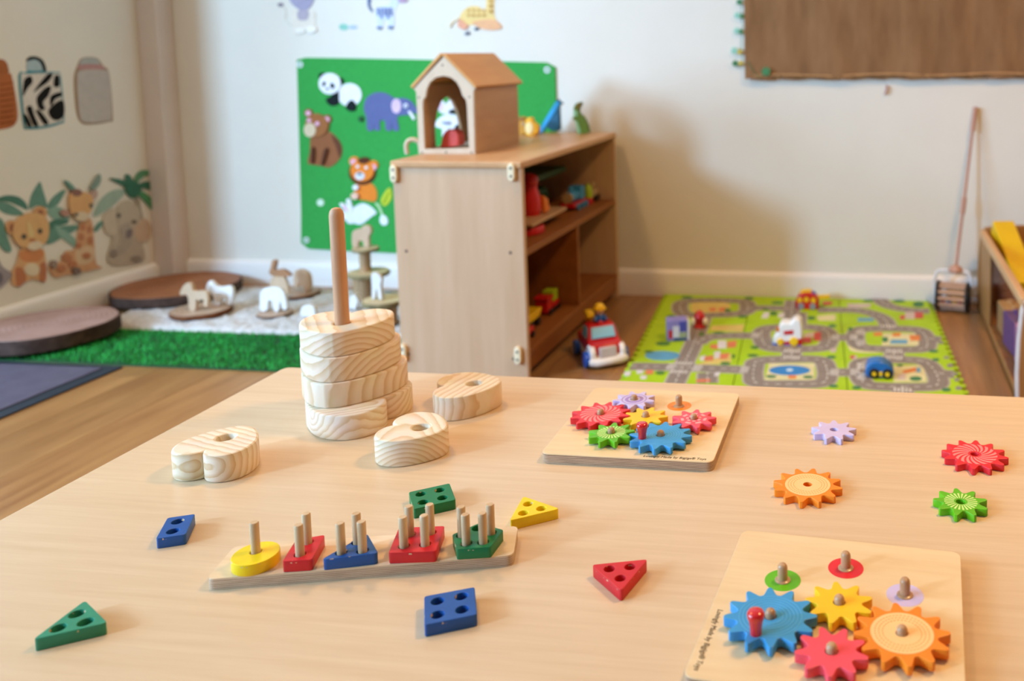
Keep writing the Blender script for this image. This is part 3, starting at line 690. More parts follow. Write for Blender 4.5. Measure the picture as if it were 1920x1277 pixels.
# plain blue wooden engine
t = thing('toy_engine', 'blue toy train engine with a red chassis on the upper shelf', 'toy train', (-1.02, 2.90, SZ))
bx, by = -1.035, 2.90
part(t, 'chassis', box(bx-0.022, bx+0.030, by-0.060, by+0.075, SZ+0.010, SZ+0.026), M_tred, 0, 0.003)
part(t, 'boiler', tube([(bx+0.004, by-0.050, SZ+0.044), (bx+0.004, by+0.03, SZ+0.044)], 0.019, 20), M_tblue)
part(t, 'cab', box(bx-0.018, bx+0.026, by+0.02, by+0.065, SZ+0.026, SZ+0.074), M_tblue, 0, 0.004)
part(t, 'front_disc', tube([(bx+0.004, by-0.058, SZ+0.044), (bx+0.004, by-0.050, SZ+0.044)], 0.0185, 20), M_beige)
part(t, 'chimney', tube([(bx+0.004, by-0.025, SZ+0.060), (bx+0.004, by-0.025, SZ+0.080)], 0.008, 14), M_tblue)
for sx in (-0.026, 0.034):
    for ya in (-0.032, 0.012, 0.050): part(t, 'wheel', tube([(bx+sx-0.004, by+ya, SZ+0.011), (bx+sx+0.004, by+ya, SZ+0.011)], 0.011, 16), M_tblue)
t = thing('cone_figure', 'lime green cone figure with a red base beside the blue engine', 'toy figure', (-1.01, 2.99, SZ))
part(t, 'base', lathe([(0.016, 0), (0.018, 0.008), (0.015, 0.022)], 18, (-1.01, 3.00, SZ)), M_tred)
part(t, 'body', lathe([(0.015, 0.022), (0.016, 0.04), (0.012, 0.062), (0.004, 0.070)], 18, (-1.01, 3.00, SZ)), M_lime)
t = thing('toy_tractor', 'beige toy tractor at the wall end of the upper shelf', 'toy vehicle', (-1.03, 3.06, SZ))
part(t, 'body', box(-1.05, -1.00, 3.035, 3.085, SZ+0.012, SZ+0.045), M_beige, 0, 0.006); part(t, 'cabin', box(-1.045, -1.01, 3.06, 3.085, SZ+0.045, SZ+0.068), M_beige, 0, 0.004)
for ya in (3.046, 3.075): part(t, 'wheel', tube([(-1.002, ya, SZ+0.012), (-0.994, ya, SZ+0.012)], 0.012, 16), M_tblk)
t = thing('toy_digger', 'dark green toy at the back of the upper shelf', 'toy vehicle', (-1.17, 2.75, SZ))
part(t, 'body', box(-1.26, -1.10, 2.62, 2.86, SZ+0.02, SZ+0.085), M_dkgreen, 0, 0.015); part(t, 'roof', box(-1.27, -1.08, 2.60, 2.98, SZ+0.118, SZ+0.140), M_dkgreen, 0, 0.006)
for ya in (2.66, 2.82): part(t, 'roof_post', box(-1.19, -1.17, ya, ya+0.02, SZ+0.085, SZ+0.118), M_dkgreen, 0); part(t, 'wheel', tube([(-1.20, ya, SZ+0.020), (-1.09, ya, SZ+0.020)], 0.020, 18), M_tblk)
# red toy with orange tail, on a wooden tray
t = thing('wooden_tray', 'pale wooden board resting on the red boat on the upper shelf', 'toy board', (-1.03, 2.53, SZ))
part(t, 'tray_board', box(-1.17, -0.985, 2.42, 2.71, SZ+0.030, SZ+0.040), M_hside, 0, 0.002)
t = thing('red_boat', 'small red toy boat under the wooden board on the upper shelf', 'toy boat', (-1.03, 2.47, SZ))
part(t, 'hull', prism(spline([(-1.065, 2.43), (-1.02, 2.42), (-0.985, 2.45), (-0.980, 2.50), (-1.01, 2.53), (-1.06, 2.52)], 4), SZ, SZ+0.022), M_tred, 40, 0.004)
part(t, 'deck', box(-1.04, -1.00, 2.45, 2.51, SZ+0.022, SZ+0.030), M_lime, 0, 0.003)
t = thing('red_dragon', 'red plush-like toy with an orange wing on the wooden board', 'toy animal', (-1.06, 2.56, SZ+0.04))
g0 = lathe([(0.030, 0), (0.036, 0.02), (0.034, 0.055), (0.024, 0.085), (0.027, 0.100), (0.020, 0.122), (0.006, 0.130)], 20, (-1.05, 2.56, SZ+0.040))
part(t, 'body', g0, M_tred); part(t, 'wing', extrude([(-1.005, 2.575, SZ+0.042), (-0.998, 2.60, SZ+0.05), (-1.005, 2.60, SZ+0.085), (-1.01, 2.575, SZ+0.10)], (-0.012, 0, 0)), M_tor, 0, 0.003)
part(t, 'head', ball((-1.035, 2.545, SZ+0.150), 0.020, 0.024, 0.020), M_tred)
# lower shelf
t = thing('toy_train', 'red toy train with a green box on the lower shelf', 'toy train', (-1.01, 2.60, LZ))
part(t, 'engine', box(-1.045, -1.003, 2.565, 2.605, LZ+0.006, LZ+0.050), M_tred, 0, 0.004); part(t, 'roof', box(-1.049, -0.999, 2.560, 2.610, LZ+0.050, LZ+0.057), M_tred, 0, 0.002)
part(t, 'truck', box(-1.045, -1.003, 2.612, 2.665, LZ+0.006, LZ+0.030), M_tred, 0, 0.003); part(t, 'green_box', box(-1.042, -1.006, 2.618, 2.660, LZ+0.030, LZ+0.064), M_lime, 0, 0.002)
for ya in (2.575, 2.597, 2.625, 2.652): part(t, 'wheel', tube([(-1.003, ya, LZ+0.009), (-0.997, ya, LZ+0.009)], 0.009, 14), M_tblk)
t = thing('toy_dumper', 'yellow toy dumper truck with black wheels on the lower shelf', 'toy vehicle', (-1.02, 2.47, LZ))
part(t, 'tipper', extrude([(-1.05, 2.41, LZ+0.022), (-1.05, 2.49, LZ+0.022), (-1.05, 2.51, LZ+0.046), (-1.05, 2.40, LZ+0.046)], (0.05, 0, 0)), M_tyel, 0, 0.003)
for ya in (2.425, 2.475): part(t, 'wheel', tube([(-1.045, ya, LZ+0.013), (-0.996, ya, LZ+0.013)], 0.013, 16), M_tblk)
t = thing('toy_car', 'small red toy car at the front of the lower shelf', 'toy vehicle', (-0.985, 2.35, LZ))
part(t, 'body', box(-1.015, -0.975, 2.29, 2.385, LZ+0.008, LZ+0.030), M_tred, 0, 0.006); part(t, 'cabin', box(-1.010, -0.980, 2.315, 2.365, LZ+0.030, LZ+0.045), M_tblk, 0, 0.005)
for ya in (2.31, 2.365): part(t, 'wheel', tube([(-0.975, ya, LZ+0.009), (-0.969, ya, LZ+0.009)], 0.009, 14), M_tblk)
t = thing('wooden_bowl', 'brown wooden bowl at the back of the far lower compartment', 'bowl', (-1.20, 2.86, LZ))
part(t, 'bowl', lathe([(0.045, 0), (0.062, 0.02), (0.070, 0.05), (0.066, 0.05), (0.055, 0.02), (0.01, 0.012)], 24, (-1.19, 2.90, LZ)), M_hside)
part(t, 'rim', move(annulus(0.064, 0.073, 0.048, 0.056, 24), (-1.19, 2.90, LZ)), M_hside)

# ================================================================== THINGS ON THE WALLS
LAY = 0.0012
def back_pts(pts, off): return [at_y(x, y, YW-off) for x, y in pts]
def left_pts(pts, off): return [at_x(x, y, XL+off) for x, y in pts]
def flat(name, label, cat, plane, cr, pieces, start=0.0005, th=0.0010, rough=0.8, group=None, bump=0.0):
    """flat figure on a wall; pieces = (part name, colour, outline in crop coordinates), later ones lie on top"""
    pts_f = back_pts if plane == 'back' else left_pts
    vec = (0, -1, 0) if plane == 'back' else (1, 0, 0)
    p0 = pts_f([cr(pieces[0][2][0])], start)[0]
    o = thing(name, label, cat, tuple(p0), group)
    for i, (nm, col, ol) in enumerate(pieces):
        if cat == 'wall sticker' and plane == 'left':      # watercolour print, a little washed out
            q_ = [int(col[k:k+2], 16) for k in (1, 3, 5)]; col = '#%02x%02x%02x' % tuple(int(a_2*0.78+w_2*0.22) for a_2, w_2 in zip(q_, (214, 205, 188)))
        d = start+i*th*0.45
        part(o, nm, extrude(pts_f([cr(q) for q in ol], start), Vector(vec)*(d-start+th)), paint('flat_'+col.strip('#'), col, rough, 0.05, 40, bump, 0.1), 0)
    return o
def sp(*p, n=5): return spline(list(p), n)
# ---- green felt board
F5 = crop(540, 90, 3.1923)
M_felt = paint('green_felt', '#3c9f4c', 0.95, 0.05, 90, 0.15, 0.1)
fb = [(558, 112), (575, 108), (700, 110), (850, 113), (1025, 117), (1042, 126), (1044, 200), (1040, 400), (1036, 478), (900, 478), (740, 474), (650, 470), (580, 466), (566, 455), (566, 400), (562, 250)]
t = thing('felt_board', 'green felt board pinned to the back wall behind the shelf unit', 'felt board', (-1.7, YW, 0.15))
part(t, 'felt_sheet', extrude(back_pts(fb, 0.001), (0, -0.006, 0)), M_felt, 0, 0.001)
M_eye = paint('eyelet_metal', '#dfe6ea', 0.3, 0.02, 10, 0, 0.6)
for (x, y) in ((563, 121), (575, 450), (1026, 131)):
    p = at_y(x, y, YW-0.007); V, F = annulus(0.006, 0.012, 0, 0.0025, 20)
    part(t, 'eyelet', ([(p.x+a, p.y-c, p.z+b) for a, b, c in V], F), M_eye, 0)
FS = 0.0075; gF = 'felt animals on the green board'
BK, WH, PK = '#1d2426', '#eef0f6', '#e9b7cf'
flat('felt_panda', 'black and white felt panda on the green board', 'felt animal', 'back', F5, [
    ('body', WH, ell(370, 280, 72, 70)), ('arm', BK, sp((300, 240), (305, 330), (260, 345), (228, 310), (262, 285))), ('leg', BK, sp((350, 360), (358, 330), (385, 312), (408, 335), (405, 372), (375, 378))),
    ('ear', BK, ell(207, 168, 20)), ('ear', BK, ell(318, 198, 18)), ('head', WH, ell(255, 213, 66, 64)), ('eye', BK, ell(222, 215, 10, 15, 20)), ('eye', BK, ell(272, 226, 12, 17, -20)), ('nose', BK, ell(243, 243, 9, 6))], FS, 0.002, group=gF)
flat('felt_elephant', 'blue grey felt elephant on the green board', 'felt animal', 'back', F5, [
    ('body', '#636c9c', sp((455, 360), (470, 300), (520, 268), (580, 268), (640, 300), (660, 300), (700, 300), (740, 320), (775, 370), (775, 395), (745, 385), (720, 400), (670, 405), (655, 420), (665, 490), (632, 490), (618, 440), (622, 490), (588, 490), (580, 435), (550, 440), (552, 490), (522, 490), (510, 450), (512, 490), (476, 490), (470, 420), n=3)),
    ('ear', '#e0c4de', ell(650, 347, 29, 44)), ('tusk', WH, [(718, 378), (735, 376), (765, 420), (752, 432)]), ('eye', WH, ell(708, 345, 13)), ('pupil', '#4a5490', ell(711, 347, 5)), ('tail', '#2f5a3a', ell(440, 424, 14, 17))], FS, 0.002, group=gF)
flat('felt_bear', 'brown felt bear sitting at the edge of the green board', 'felt animal', 'back', F5, [
    ('body', '#96603f', sp((140, 530), (190, 515), (245, 500), (300, 545), (325, 600), (315, 655), (275, 700), (240, 714), (205, 706), (160, 700), (120, 688), (132, 620), n=4)),
    ('back_patch', '#6b4331', sp((262, 520), (305, 555), (322, 605), (312, 650), (292, 600))), ('ear', '#96603f', ell(125, 388, 24)), ('ear', '#96603f', ell(236, 427, 27)), ('inner_ear', PK, ell(126, 390, 15)), ('inner_ear', PK, ell(236, 429, 17)),  # darker brown felt piece along the back
    ('head', '#a0683f', sp((110, 450), (135, 400), (190, 395), (240, 430), (245, 480), (215, 520), (150, 530), (115, 500))), ('muzzle', '#d9c7a8', ell(138, 490, 36, 42)), ('eye', PK, ell(134, 432, 12)), ('eye', PK, ell(184, 452, 13)), ('leg_line', '#5f3b2a', sp((150, 600), (165, 600), (160, 680), (145, 680))), ('leg_line', '#5f3b2a', sp((225, 610), (245, 605), (220, 690), (208, 690)))], FS, 0.002, group=gF)
flat('felt_lion', 'orange felt lion with a dark brown mane on the green board', 'felt animal', 'back', F5, [
    ('body', '#ee8a35', sp((405, 815), (450, 800), (505, 815), (532, 860), (524, 916), (460, 910), (390, 895), (400, 855))), ('mane', '#5e3523', ell(447, 745, 82, 76)), ('ear', '#ee8a35', ell(398, 678, 29)), ('ear', '#ee8a35', ell(514, 700, 28)), ('inner_ear', PK, ell(396, 682, 18)), ('inner_ear', PK, ell(514, 714, 19)),
    ('face', '#ee8a35', ell(450, 732, 70, 66)), ('tuft', '#5e3523', sp((425, 668), (455, 652), (490, 662), (480, 690), (440, 690))), ('muzzle', '#dfe3ec', ell(437, 764, 29, 24)), ('nose', BK, ell(437, 752, 12, 7)), ('eye', WH, ell(425, 708, 9)), ('eye', WH, ell(478, 714, 9)), ('paw', '#f0c6b0', ell(408, 884, 22, 20)), ('bib', WH, ell(414, 832, 17, 15))], FS, 0.002, group=gF)
flat('felt_rabbit', 'white felt rabbit below the lion on the green board', 'felt animal', 'back', F5, [
    ('body', WH, sp((345, 1000), (380, 965), (440, 930), (490, 945), (530, 985), (500, 1010), (440, 1055), (400, 1050), (360, 1048), n=5)), ('head', WH, ell(362, 1000, 34, 36)), ('ear', WH, sp((312, 935), (335, 930), (372, 965), (355, 990))), ('ear', WH, sp((352, 912), (374, 905), (390, 965), (368, 975))), ('inner_ear', PK, sp((330, 942), (345, 945), (360, 970), (350, 975)))], FS, 0.002, group=gF)
flat('felt_flower', 'white felt snowdrop with a pale stem beside the rabbit', 'felt piece', 'back', F5, [('stem', '#b8d9a8', sp((520, 930), (545, 935), (575, 1005), (565, 1010), (540, 955))), ('bloom', WH, sp((560, 1000), (590, 1010), (600, 1045), (575, 1062), (552, 1040)))], FS, 0.002, group=gF)
flat('felt_leaf', 'yellow green felt leaf at the side of the shelf unit', 'felt piece', 'back', F5, [('leaf', '#c3cf3e', sp((560, 900), (590, 850), (615, 840), (620, 900), (585, 945), (560, 930))), ('vein', '#7f9f2c', [(570, 925), (605, 860), (610, 865), (578, 930)])], FS, 0.002, group=gF)
flat('felt_dot', 'small white felt dot below the bear on the green board', 'felt piece', 'back', F5, [('dot', '#d4ecd8', ell(195, 925, 21))], FS, 0.002, group=gF)
flat('felt_cow', 'white felt cow with black patches seen through the toy house', 'felt animal', 'back', HX, [
    ('body', WH, sp((440, 830), (480, 770), (540, 730), (640, 720), (700, 770), (700, 860), (600, 880), (480, 870))), ('patch', BK, sp((660, 850), (700, 830), (700, 890), (660, 885))), ('leg', WH, [(520, 860), (580, 860), (580, 960), (520, 960)]), ('head', WH, sp((478, 640), (500, 590), (570, 560), (640, 580), (670, 650), (650, 710), (570, 720), (500, 700))), ('ear', '#ead0e4', ell(510, 640, 32, 48)), ('patch', BK, ell(640, 690, 48, 24, -8)), ('leaf', '#4f9c4a', [(535, 560), (600, 560), (560, 605), (548, 590)]), ('spot', '#9aa0b4', ell(570, 812, 50, 18))], FS, 0.002, group=gF)
# ---- printed animals above the felt board
F4 = crop(480, 0, 3.84); gS = 'animal stickers above the felt board'
flat('lion_sticker', 'pale lion sticker with a grey mane high on the back wall', 'wall sticker', 'back', F4, [
    ('tail', '#d9d2c4', sp((205, 130), (212, 80), (190, 45), (200, 40), (224, 85), (220, 150), (255, 180), (250, 188), n=4)), ('tail_tuft', '#8a8088', ell(178, 35, 22, 14)), ('body', '#e6ddcf', sp((255, 90), (330, 60), (425, 90), (425, 160), (440, 215), (400, 240), (365, 225), (340, 200), (330, 245), (275, 250), (272, 200), n=4)),
    ('mane', '#a6a0b8', sp((230, -60), (420, -60), (415, 10), (385, 60), (345, 85), (300, 60), (255, 20), n=4)), ('chest', '#b3a9b6', sp((305, 80), (380, 80), (370, 140), (310, 140))), ('head_mane', '#a6a0b8', ell(328, -90, 120, 105)), ('face', '#eadfca', ell(328, -85, 78, 72)), ('muzzle', '#f4efe6', ell(328, -58, 34, 24)), ('nose', '#6d6570', ell(328, -72, 13, 8)), ('eye', '#4a4650', ell(300, -105, 9)), ('eye', '#4a4650', ell(356, -105, 9)), ('paw', '#f2eee6', ell(325, 220, 34, 20)), ('paw', '#f2eee6', ell(405, 215, 36, 22))], group=gS)
flat('zebra_sticker', 'blue and white striped zebra sticker high on the back wall', 'wall sticker', 'back', F4, [
    ('body', '#d5def0', sp((860, 80), (900, 45), (960, 30), (990, -40), (1040, -50), (1030, 20), (1000, 80), (1000, 140), (990, 205), (955, 205), (950, 150), (925, 150), (910, 205), (880, 205), (870, 140), n=4)),
    ('tail', '#5a6a94', sp((805, -10), (830, -10), (825, 40), (845, 80), (835, 85), (808, 50))), ('head', '#d5def0', sp((975, -70), (1010, -125), (1065, -120), (1095, -60), (1090, 0), (1050, 18), (1010, -10))), ('ear', '#7f92c0', ell(1000, -128, 12, 26, -20)), ('ear', '#7f92c0', ell(1060, -135, 12, 26, 15)), ('eye', '#3c4668', ell(1048, -75, 9)), ('muzzle', '#b89ab4', ell(1058, 2, 36, 18))]
    + [('stripe', '#7f92c0', [(870+i*24, 60), (882+i*24, 55), (888+i*24, 110+(i % 2)*24), (876+i*24, 112+(i % 2)*20)]) for i in range(5)] + [('hoof', '#6a78a0', ell(892, 200, 18, 10)), ('hoof', '#6a78a0', ell(972, 198, 18, 10))], group=gS)
flat('giraffe_sticker', 'yellow giraffe sticker lying down high on the back wall', 'wall sticker', 'back', F4, [
    ('body', '#eed08c', sp((1465, 130), (1490, 80), (1540, 45), (1600, 45), (1650, 70), (1665, -40), (1715, -40), (1715, 100), (1730, 150), (1700, 190), (1560, 180), (1480, 185), n=4)), ('neck', '#eed08c', [(1664, 0), (1716, 0), (1712, -150), (1672, -150)]), ('head', '#eed08c', sp((1650, -150), (1680, -210), (1730, -205), (1770, -160), (1765, -130), (1710, -125))), ('ear', '#e0b878', ell(1655, -205, 26, 12, 25)), ('horn', '#c49a5c', [(1690, -205), (1698, -245), (1706, -245), (1704, -205)]), ('eye', '#4a4036', ell(1718, -172, 8)), ('leg', '#eab489', sp((1560, 160), (1700, 140), (1760, 175), (1765, 205), (1700, 218), (1620, 205))), ('rump', '#e9a98a', sp((1455, 185), (1470, 140), (1500, 160), (1530, 190), (1500, 215))), ('tail', '#e6d3ae', sp((1395, 185), (1420, 150), (1460, 130), (1462, 138), (1425, 162), (1402, 200))), ('hoof', '#555a72', ell(1525, 240, 20, 11, -20)), ('hoof', '#555a72', ell(1590, 208, 16, 10, -20))]
    + [('spot', '#d6b06a', ell(1530+37*(i % 4), 75+34*(i//4), 9, 8)) for i in range(8)] + [('spot', '#d6b06a', ell(1690, 5+38*i, 9, 11)) for i in range(3)], group=gS)
flat('grass_tuft_sticker', 'small teal grass tuft sticker between the lion and zebra stickers', 'wall sticker', 'back', F4, [('tuft', '#8fc9b8', sp((600, 200), (605, 178), (640, 172), (665, 190), (655, 214), (620, 216))), ('pebble', '#b4c6dc', ell(700, 195, 32, 15))], group=gS)
# ---- burlap notice board with ivy
M_burlap = None
def burlap():
    m, nt, b = base_mat('burlap'); L = nt.links
    tc = nt.nodes.new('ShaderNodeTexCoord'); w1 = nt.nodes.new('ShaderNodeTexWave'); w1.bands_direction = 'X'; w1.inputs['Scale'].default_value = 130; w1.inputs['Distortion'].default_value = 1.2
    w2 = nt.nodes.new('ShaderNodeTexWave'); w2.bands_direction = 'Z'; w2.inputs['Scale'].default_value = 130; w2.inputs['Distortion'].default_value = 1.2
    mp = nt.nodes.new('ShaderNodeMapping'); mp.inputs['Scale'].default_value = (28, 28, 7); n = nt.nodes.new('ShaderNodeTexNoise'); n.inputs['Scale'].default_value = 1; n.inputs['Detail'].default_value = 5
    for q in (w1, w2): L.new(tc.outputs['Object'], q.inputs['Vector'])
    L.new(tc.outputs['Object'], mp.inputs['Vector']); L.new(mp.outputs['Vector'], n.inputs['Vector'])
    mu = nt.nodes.new('ShaderNodeMath'); mu.operation = 'MULTIPLY'; L.new(w1.outputs['Fac'], mu.inputs[0]); L.new(w2.outputs['Fac'], mu.inputs[1])
    ad = nt.nodes.new('ShaderNodeMath'); ad.operation = 'MULTIPLY_ADD'; ad.inputs[1].default_value = 0.5; L.new(mu.outputs[0], ad.inputs[0]); L.new(n.outputs['Fac'], ad.inputs[2])
    r = nt.nodes.new('ShaderNodeValToRGB'); r.color_ramp.elements[0].position = 0.3; r.color_ramp.elements[1].position = 0.85; r.color_ramp.elements[0].color = C('#7d5a3c'); r.color_ramp.elements[1].color = C('#9c7450')
    L.new(ad.outputs[0], r.inputs['Fac']); L.new(r.outputs['Color'], b.inputs['Base Color']); b.inputs['Roughness'].default_value = 0.95; b.inputs['Specular IOR Level'].default_value = 0.1
    bp = nt.nodes.new('ShaderNodeBump'); bp.inputs['Strength'].default_value = 0.4; bp.inputs['Distance'].default_value = 0.002; L.new(mu.outputs[0], bp.inputs['Height']); L.new(bp.outputs['Normal'], b.inputs['Normal'])
    return m
M_burlap = burlap(); M_fray = paint('frayed_jute', '#b98b5c', 0.95, 0.2, 120)
a = at_y(1398.5, 148, YW); bz = a.z
t = thing('burlap_board', 'notice board covered in brown burlap cloth with a frayed lower edge', 'notice board', (a.x+0.5, YW, bz))
NX, NZ = 40, 22; V, F = [], []
for j in range(NZ+1):
    for i in range(NX+1):
        x = a.x+1.2*i/NX; z = bz+0.75*j/NZ
        rip = 0.003*math.sin(i*1.3+j*0.25)+0.0025*math.sin(i*0.55+1.7)+(0.006*math.sin(i*0.7)*math.exp(-j*0.6))
        V.append((x, YW-0.022-max(-0.004, rip), z+(0.003*math.sin(i*1.9) if j == 0 else 0)))
for j in range(NZ):
    for i in range(NX): F.append([j*(NX+1)+i, j*(NX+1)+i+1, (j+1)*(NX+1)+i+1, (j+1)*(NX+1)+i])
part(t, 'burlap_cloth', (V, F), M_burlap, 60)
part(t, 'backing_board', box(a.x+0.002, a.x+1.198, YW-0.016, YW-0.0005, bz+0.004, bz+0.75), M_fray, 0)
fr = []
for i in range(260):
    x = a.x+1.2*random.random(); l = 0.004+0.008*random.random(); dx = random.uniform(-0.004, 0.004)
    fr.append(tube([(x, YW-0.024, bz+0.010), (x+dx*0.4, YW-0.027, bz+0.003), (x+dx, YW-0.022, bz-l*0.45)], 0.0007, 4))
part(t, 'frayed_edge', join(*fr), M_fray, 0, kind='stuff')
# hem fold along the lower edge
part(t, 'hem_fold', tube([(a.x+0.03+1.15*i/24, YW-0.0275+0.0012*math.sin(i*1.1), bz+0.012+0.003*math.sin(i*0.8)) for i in range(25)], [0.003+0.0016*math.sin(i*1.7)**2 for i in range(25)], 8), M_fray, 60)
M_ivy = paint('ivy_green', '#3f7d4e', 0.6, 0.2, 40); M_ivyl = paint('ivy_light', '#8fc4ae', 0.6, 0.1, 40); M_ivyy = paint('ivy_yellow', '#c9b24a', 0.6, 0.1, 40)
t = thing('ivy_garland', 'artificial ivy garland hanging down the edge of the burlap board', 'garland', tuple(at_y(1390, 60, YW-0.01)))
stem = [at_y(x, y, YW-0.012) for x, y in ((1393, -20), (1390, 20), (1393, 50), (1390, 80), (1392, 110), (1394, 124))]
part(t, 'stem', tube([tuple(q) for q in stem], 0.0012, 6), M_ivy)
LEAF = [(0, -0.5), (0.28, -0.42), (0.5, -0.15), (0.34, 0.05), (0.42, 0.32), (0.15, 0.25), (0, 0.5), (-0.15, 0.25), (-0.42, 0.32), (-0.34, 0.05), (-0.5, -0.15), (-0.28, -0.42)]
def leaf(root, x, y, s, rot, mat, off):
    p = at_y(x, y, YW-off); c, sn = math.cos(R(rot)), math.sin(R(rot))
    ring = [(p.x+s*(u*c-v*sn), p.y-0.15*s*(abs(u)), p.z+s*(u*sn+v*c)) for u, v in LEAF]
    V = [(p.x, p.y-0.004, p.z)]+ring
    part(root, 'leaf', (V, [[0, i+1, (i+1) % 12+1] for i in range(12)]), mat, 60)
for x, y, s, rot, m_ in ((1386, 3, 0.024, 20, M_ivy), (1383, 28, 0.026, -30, M_ivyl), (1391, 30, 0.020, 60, M_ivy), (1381, 57, 0.026, 40, M_ivyl), (1390, 59, 0.020, -50, M_ivy), (1377, 94, 0.028, 10, M_ivyl), (1386, 97, 0.022, 80, M_ivyy), (1379, 118, 0.026, -20, M_ivy), (1389, 118, 0.020, 30, M_ivyy)):
    leaf(t, x, y, s, rot, m_, 0.014)
t = thing('ivy_sprig', 'green ivy leaf on the lower corner of the burlap board', 'garland', tuple(at_y(1437, 133, YW-0.03)))
leaf(t, 1437, 133, 0.036, -25, M_ivy, 0.034)
part(t, 'stem', tube([tuple(at_y(x, y, YW-0.031)) for x, y in ((1402, 115), (1412, 132), (1424, 147), (1432, 138))], 0.0012, 6), M_ivy)
p = at_y(1661, 170, YW)
single('wall_hook', tube([(p.x+0.003, YW, p.z+0.016), (p.x+0.004, YW-0.010, p.z+0.014), (p.x+0.002, YW-0.012, p.z), (p.x-0.004, YW-0.008, p.z-0.012)], 0.004, 10), paint('hook_pink', '#b98d84', 0.5), 'small pinkish hook stuck to the wall below the burlap board', 'hook', (p.x, YW, p.z))

# ---- left wall: bottle-shaped cut-outs
F1 = crop(0, 60, 5.322); gB_ = 'animal print bottle cut-outs on the left wall'
flat('bottle_cutout', 'zebra striped bottle-shaped cut-out on the left wall', 'wall decoration', 'left', F1, [
    ('backing', '#4f8f9c', sp((180, 440), (260, 405), (280, 370), (420, 370), (440, 395), (560, 400), (605, 440), (640, 860), (600, 915), (440, 960), (270, 970), (230, 920), n=3)), ('neck', '#a9bcc2', sp((275, 380), (270, 290), (300, 262), (390, 265), (420, 320), (425, 380), n=3)), ('handle', '#22282a', sp((260, 290), (290, 250), (360, 245), (430, 290), (460, 385), (430, 385), (400, 310), (350, 275), (285, 285), n=3)),
    ('body', '#d8d0c6', sp((205, 450), (270, 420), (560, 412), (590, 450), (625, 850), (590, 895), (440, 935), (285, 945), (250, 905), n=3))]
    + [('stripe', '#1d1c1c', sp(*s, n=4)) for s in (((240, 470), (300, 440), (318, 500), (270, 560), (225, 640), (222, 560)), ((330, 600), (390, 510), (470, 420), (520, 425), (470, 500), (400, 550)), ((540, 440), (580, 440), (585, 540), (530, 540)), ((360, 660), (440, 560), (500, 545), (470, 640), (420, 700), (440, 770), (385, 770)), ((500, 640), (600, 600), (600, 640), (540, 670), (500, 740)), ((350, 780), (400, 800), (470, 900), (440, 925), (390, 860)), ((260, 760), (300, 740), (330, 830), (370, 930), (330, 935), (290, 850)), ((480, 780), (560, 700), (620, 690), (625, 830), (560, 880), (500, 850)), ((230, 820), (270, 860), (300, 940), (262, 935)))], group=gB_)
flat('bottle_cutout', 'pale grey bottle-shaped cut-out on the left wall', 'wall decoration', 'left', F1, [
    ('backing', '#a58a72', sp((735, 480), (770, 340), (820, 260), (960, 258), (1030, 340), (1090, 420), (1125, 850), (1090, 895), (900, 925), (810, 905), (760, 800), n=3)), ('neck', '#aeb2b0', sp((800, 330), (830, 265), (950, 262), (990, 330), n=4)), ('collar', '#b98f8b', sp((785, 375), (800, 325), (1000, 325), (1025, 375), n=4)),
    ('body', '#bdb6b0', sp((765, 470), (800, 385), (1020, 380), (1085, 430), (1110, 840), (1070, 885), (900, 905), (820, 890), (785, 800), n=3))], group=gB_)
flat('bottle_cutout', 'orange brown bottle-shaped cut-out on the left wall', 'wall decoration', 'left', F1, [
    ('body', '#b0683f', sp((-200, 430), (-90, 405), (80, 410), (120, 460), (175, 800), (140, 930), (0, 975), (-150, 985), n=4)), ('neck', '#a4633c', sp((-100, 410), (-90, 300), (0, 270), (60, 300), (85, 380), (70, 410), n=4))]
    + [('fur_line', '#8d4a28', [(0, 520+i*55), (130, 500+i*55), (135, 508+i*55), (0, 530+i*55)]) for i in range(8)], group=gB_)
# ---- left wall: jungle stickers above the skirting
F2 = crop(0, 300, 4.9118); gJ = 'jungle animal stickers on the left wall'
T1, T2, T3 = '#4d8577', '#2f6a5c', '#76a596'
flat('jungle_leaf_sticker', 'spread of grey green jungle leaf stickers behind the lion cub and giraffe', 'wall sticker', 'left', F2, [
    ('leaf', T2, sp((-40, 360), (60, 325), (170, 340), (240, 400), (250, 460), (180, 430), (80, 390), (-40, 385))), ('leaf', T1, sp((-40, 400), (60, 395), (150, 440), (215, 500), (120, 510), (20, 480))), ('leaf', T1, sp((265, 450), (285, 330), (340, 230), (370, 205), (395, 280), (430, 400), (420, 440), (340, 420))), ('leaf', T1, sp((430, 430), (480, 350), (560, 285), (600, 280), (570, 350), (520, 420), (450, 450))),
    ('leaf', T3, sp((430, 470), (530, 430), (640, 500), (610, 560), (500, 550))), ('leaf', T2, sp((440, 590), (520, 545), (630, 560), (600, 590), (500, 620), (440, 680))), ('leaf', T1, sp((420, 760), (470, 640), (560, 610), (700, 600), (720, 630), (560, 720), (470, 770))), ('leaf', T3, sp((500, 600), (580, 640), (680, 720), (690, 800), (620, 760), (540, 690))), ('leaf', T1, sp((-40, 540), (20, 560), (60, 700), (100, 830), (40, 840), (-40, 720))),
    ('leaf', '#8fae9f', sp((860, 520), (900, 400), (980, 310), (1080, 270), (1150, 290), (1080, 380), (980, 460))), ('leaf', T1, sp((860, 640), (900, 580), (960, 555), (930, 610), (880, 660)))], start=0.0003, th=0.0006, group=gJ)
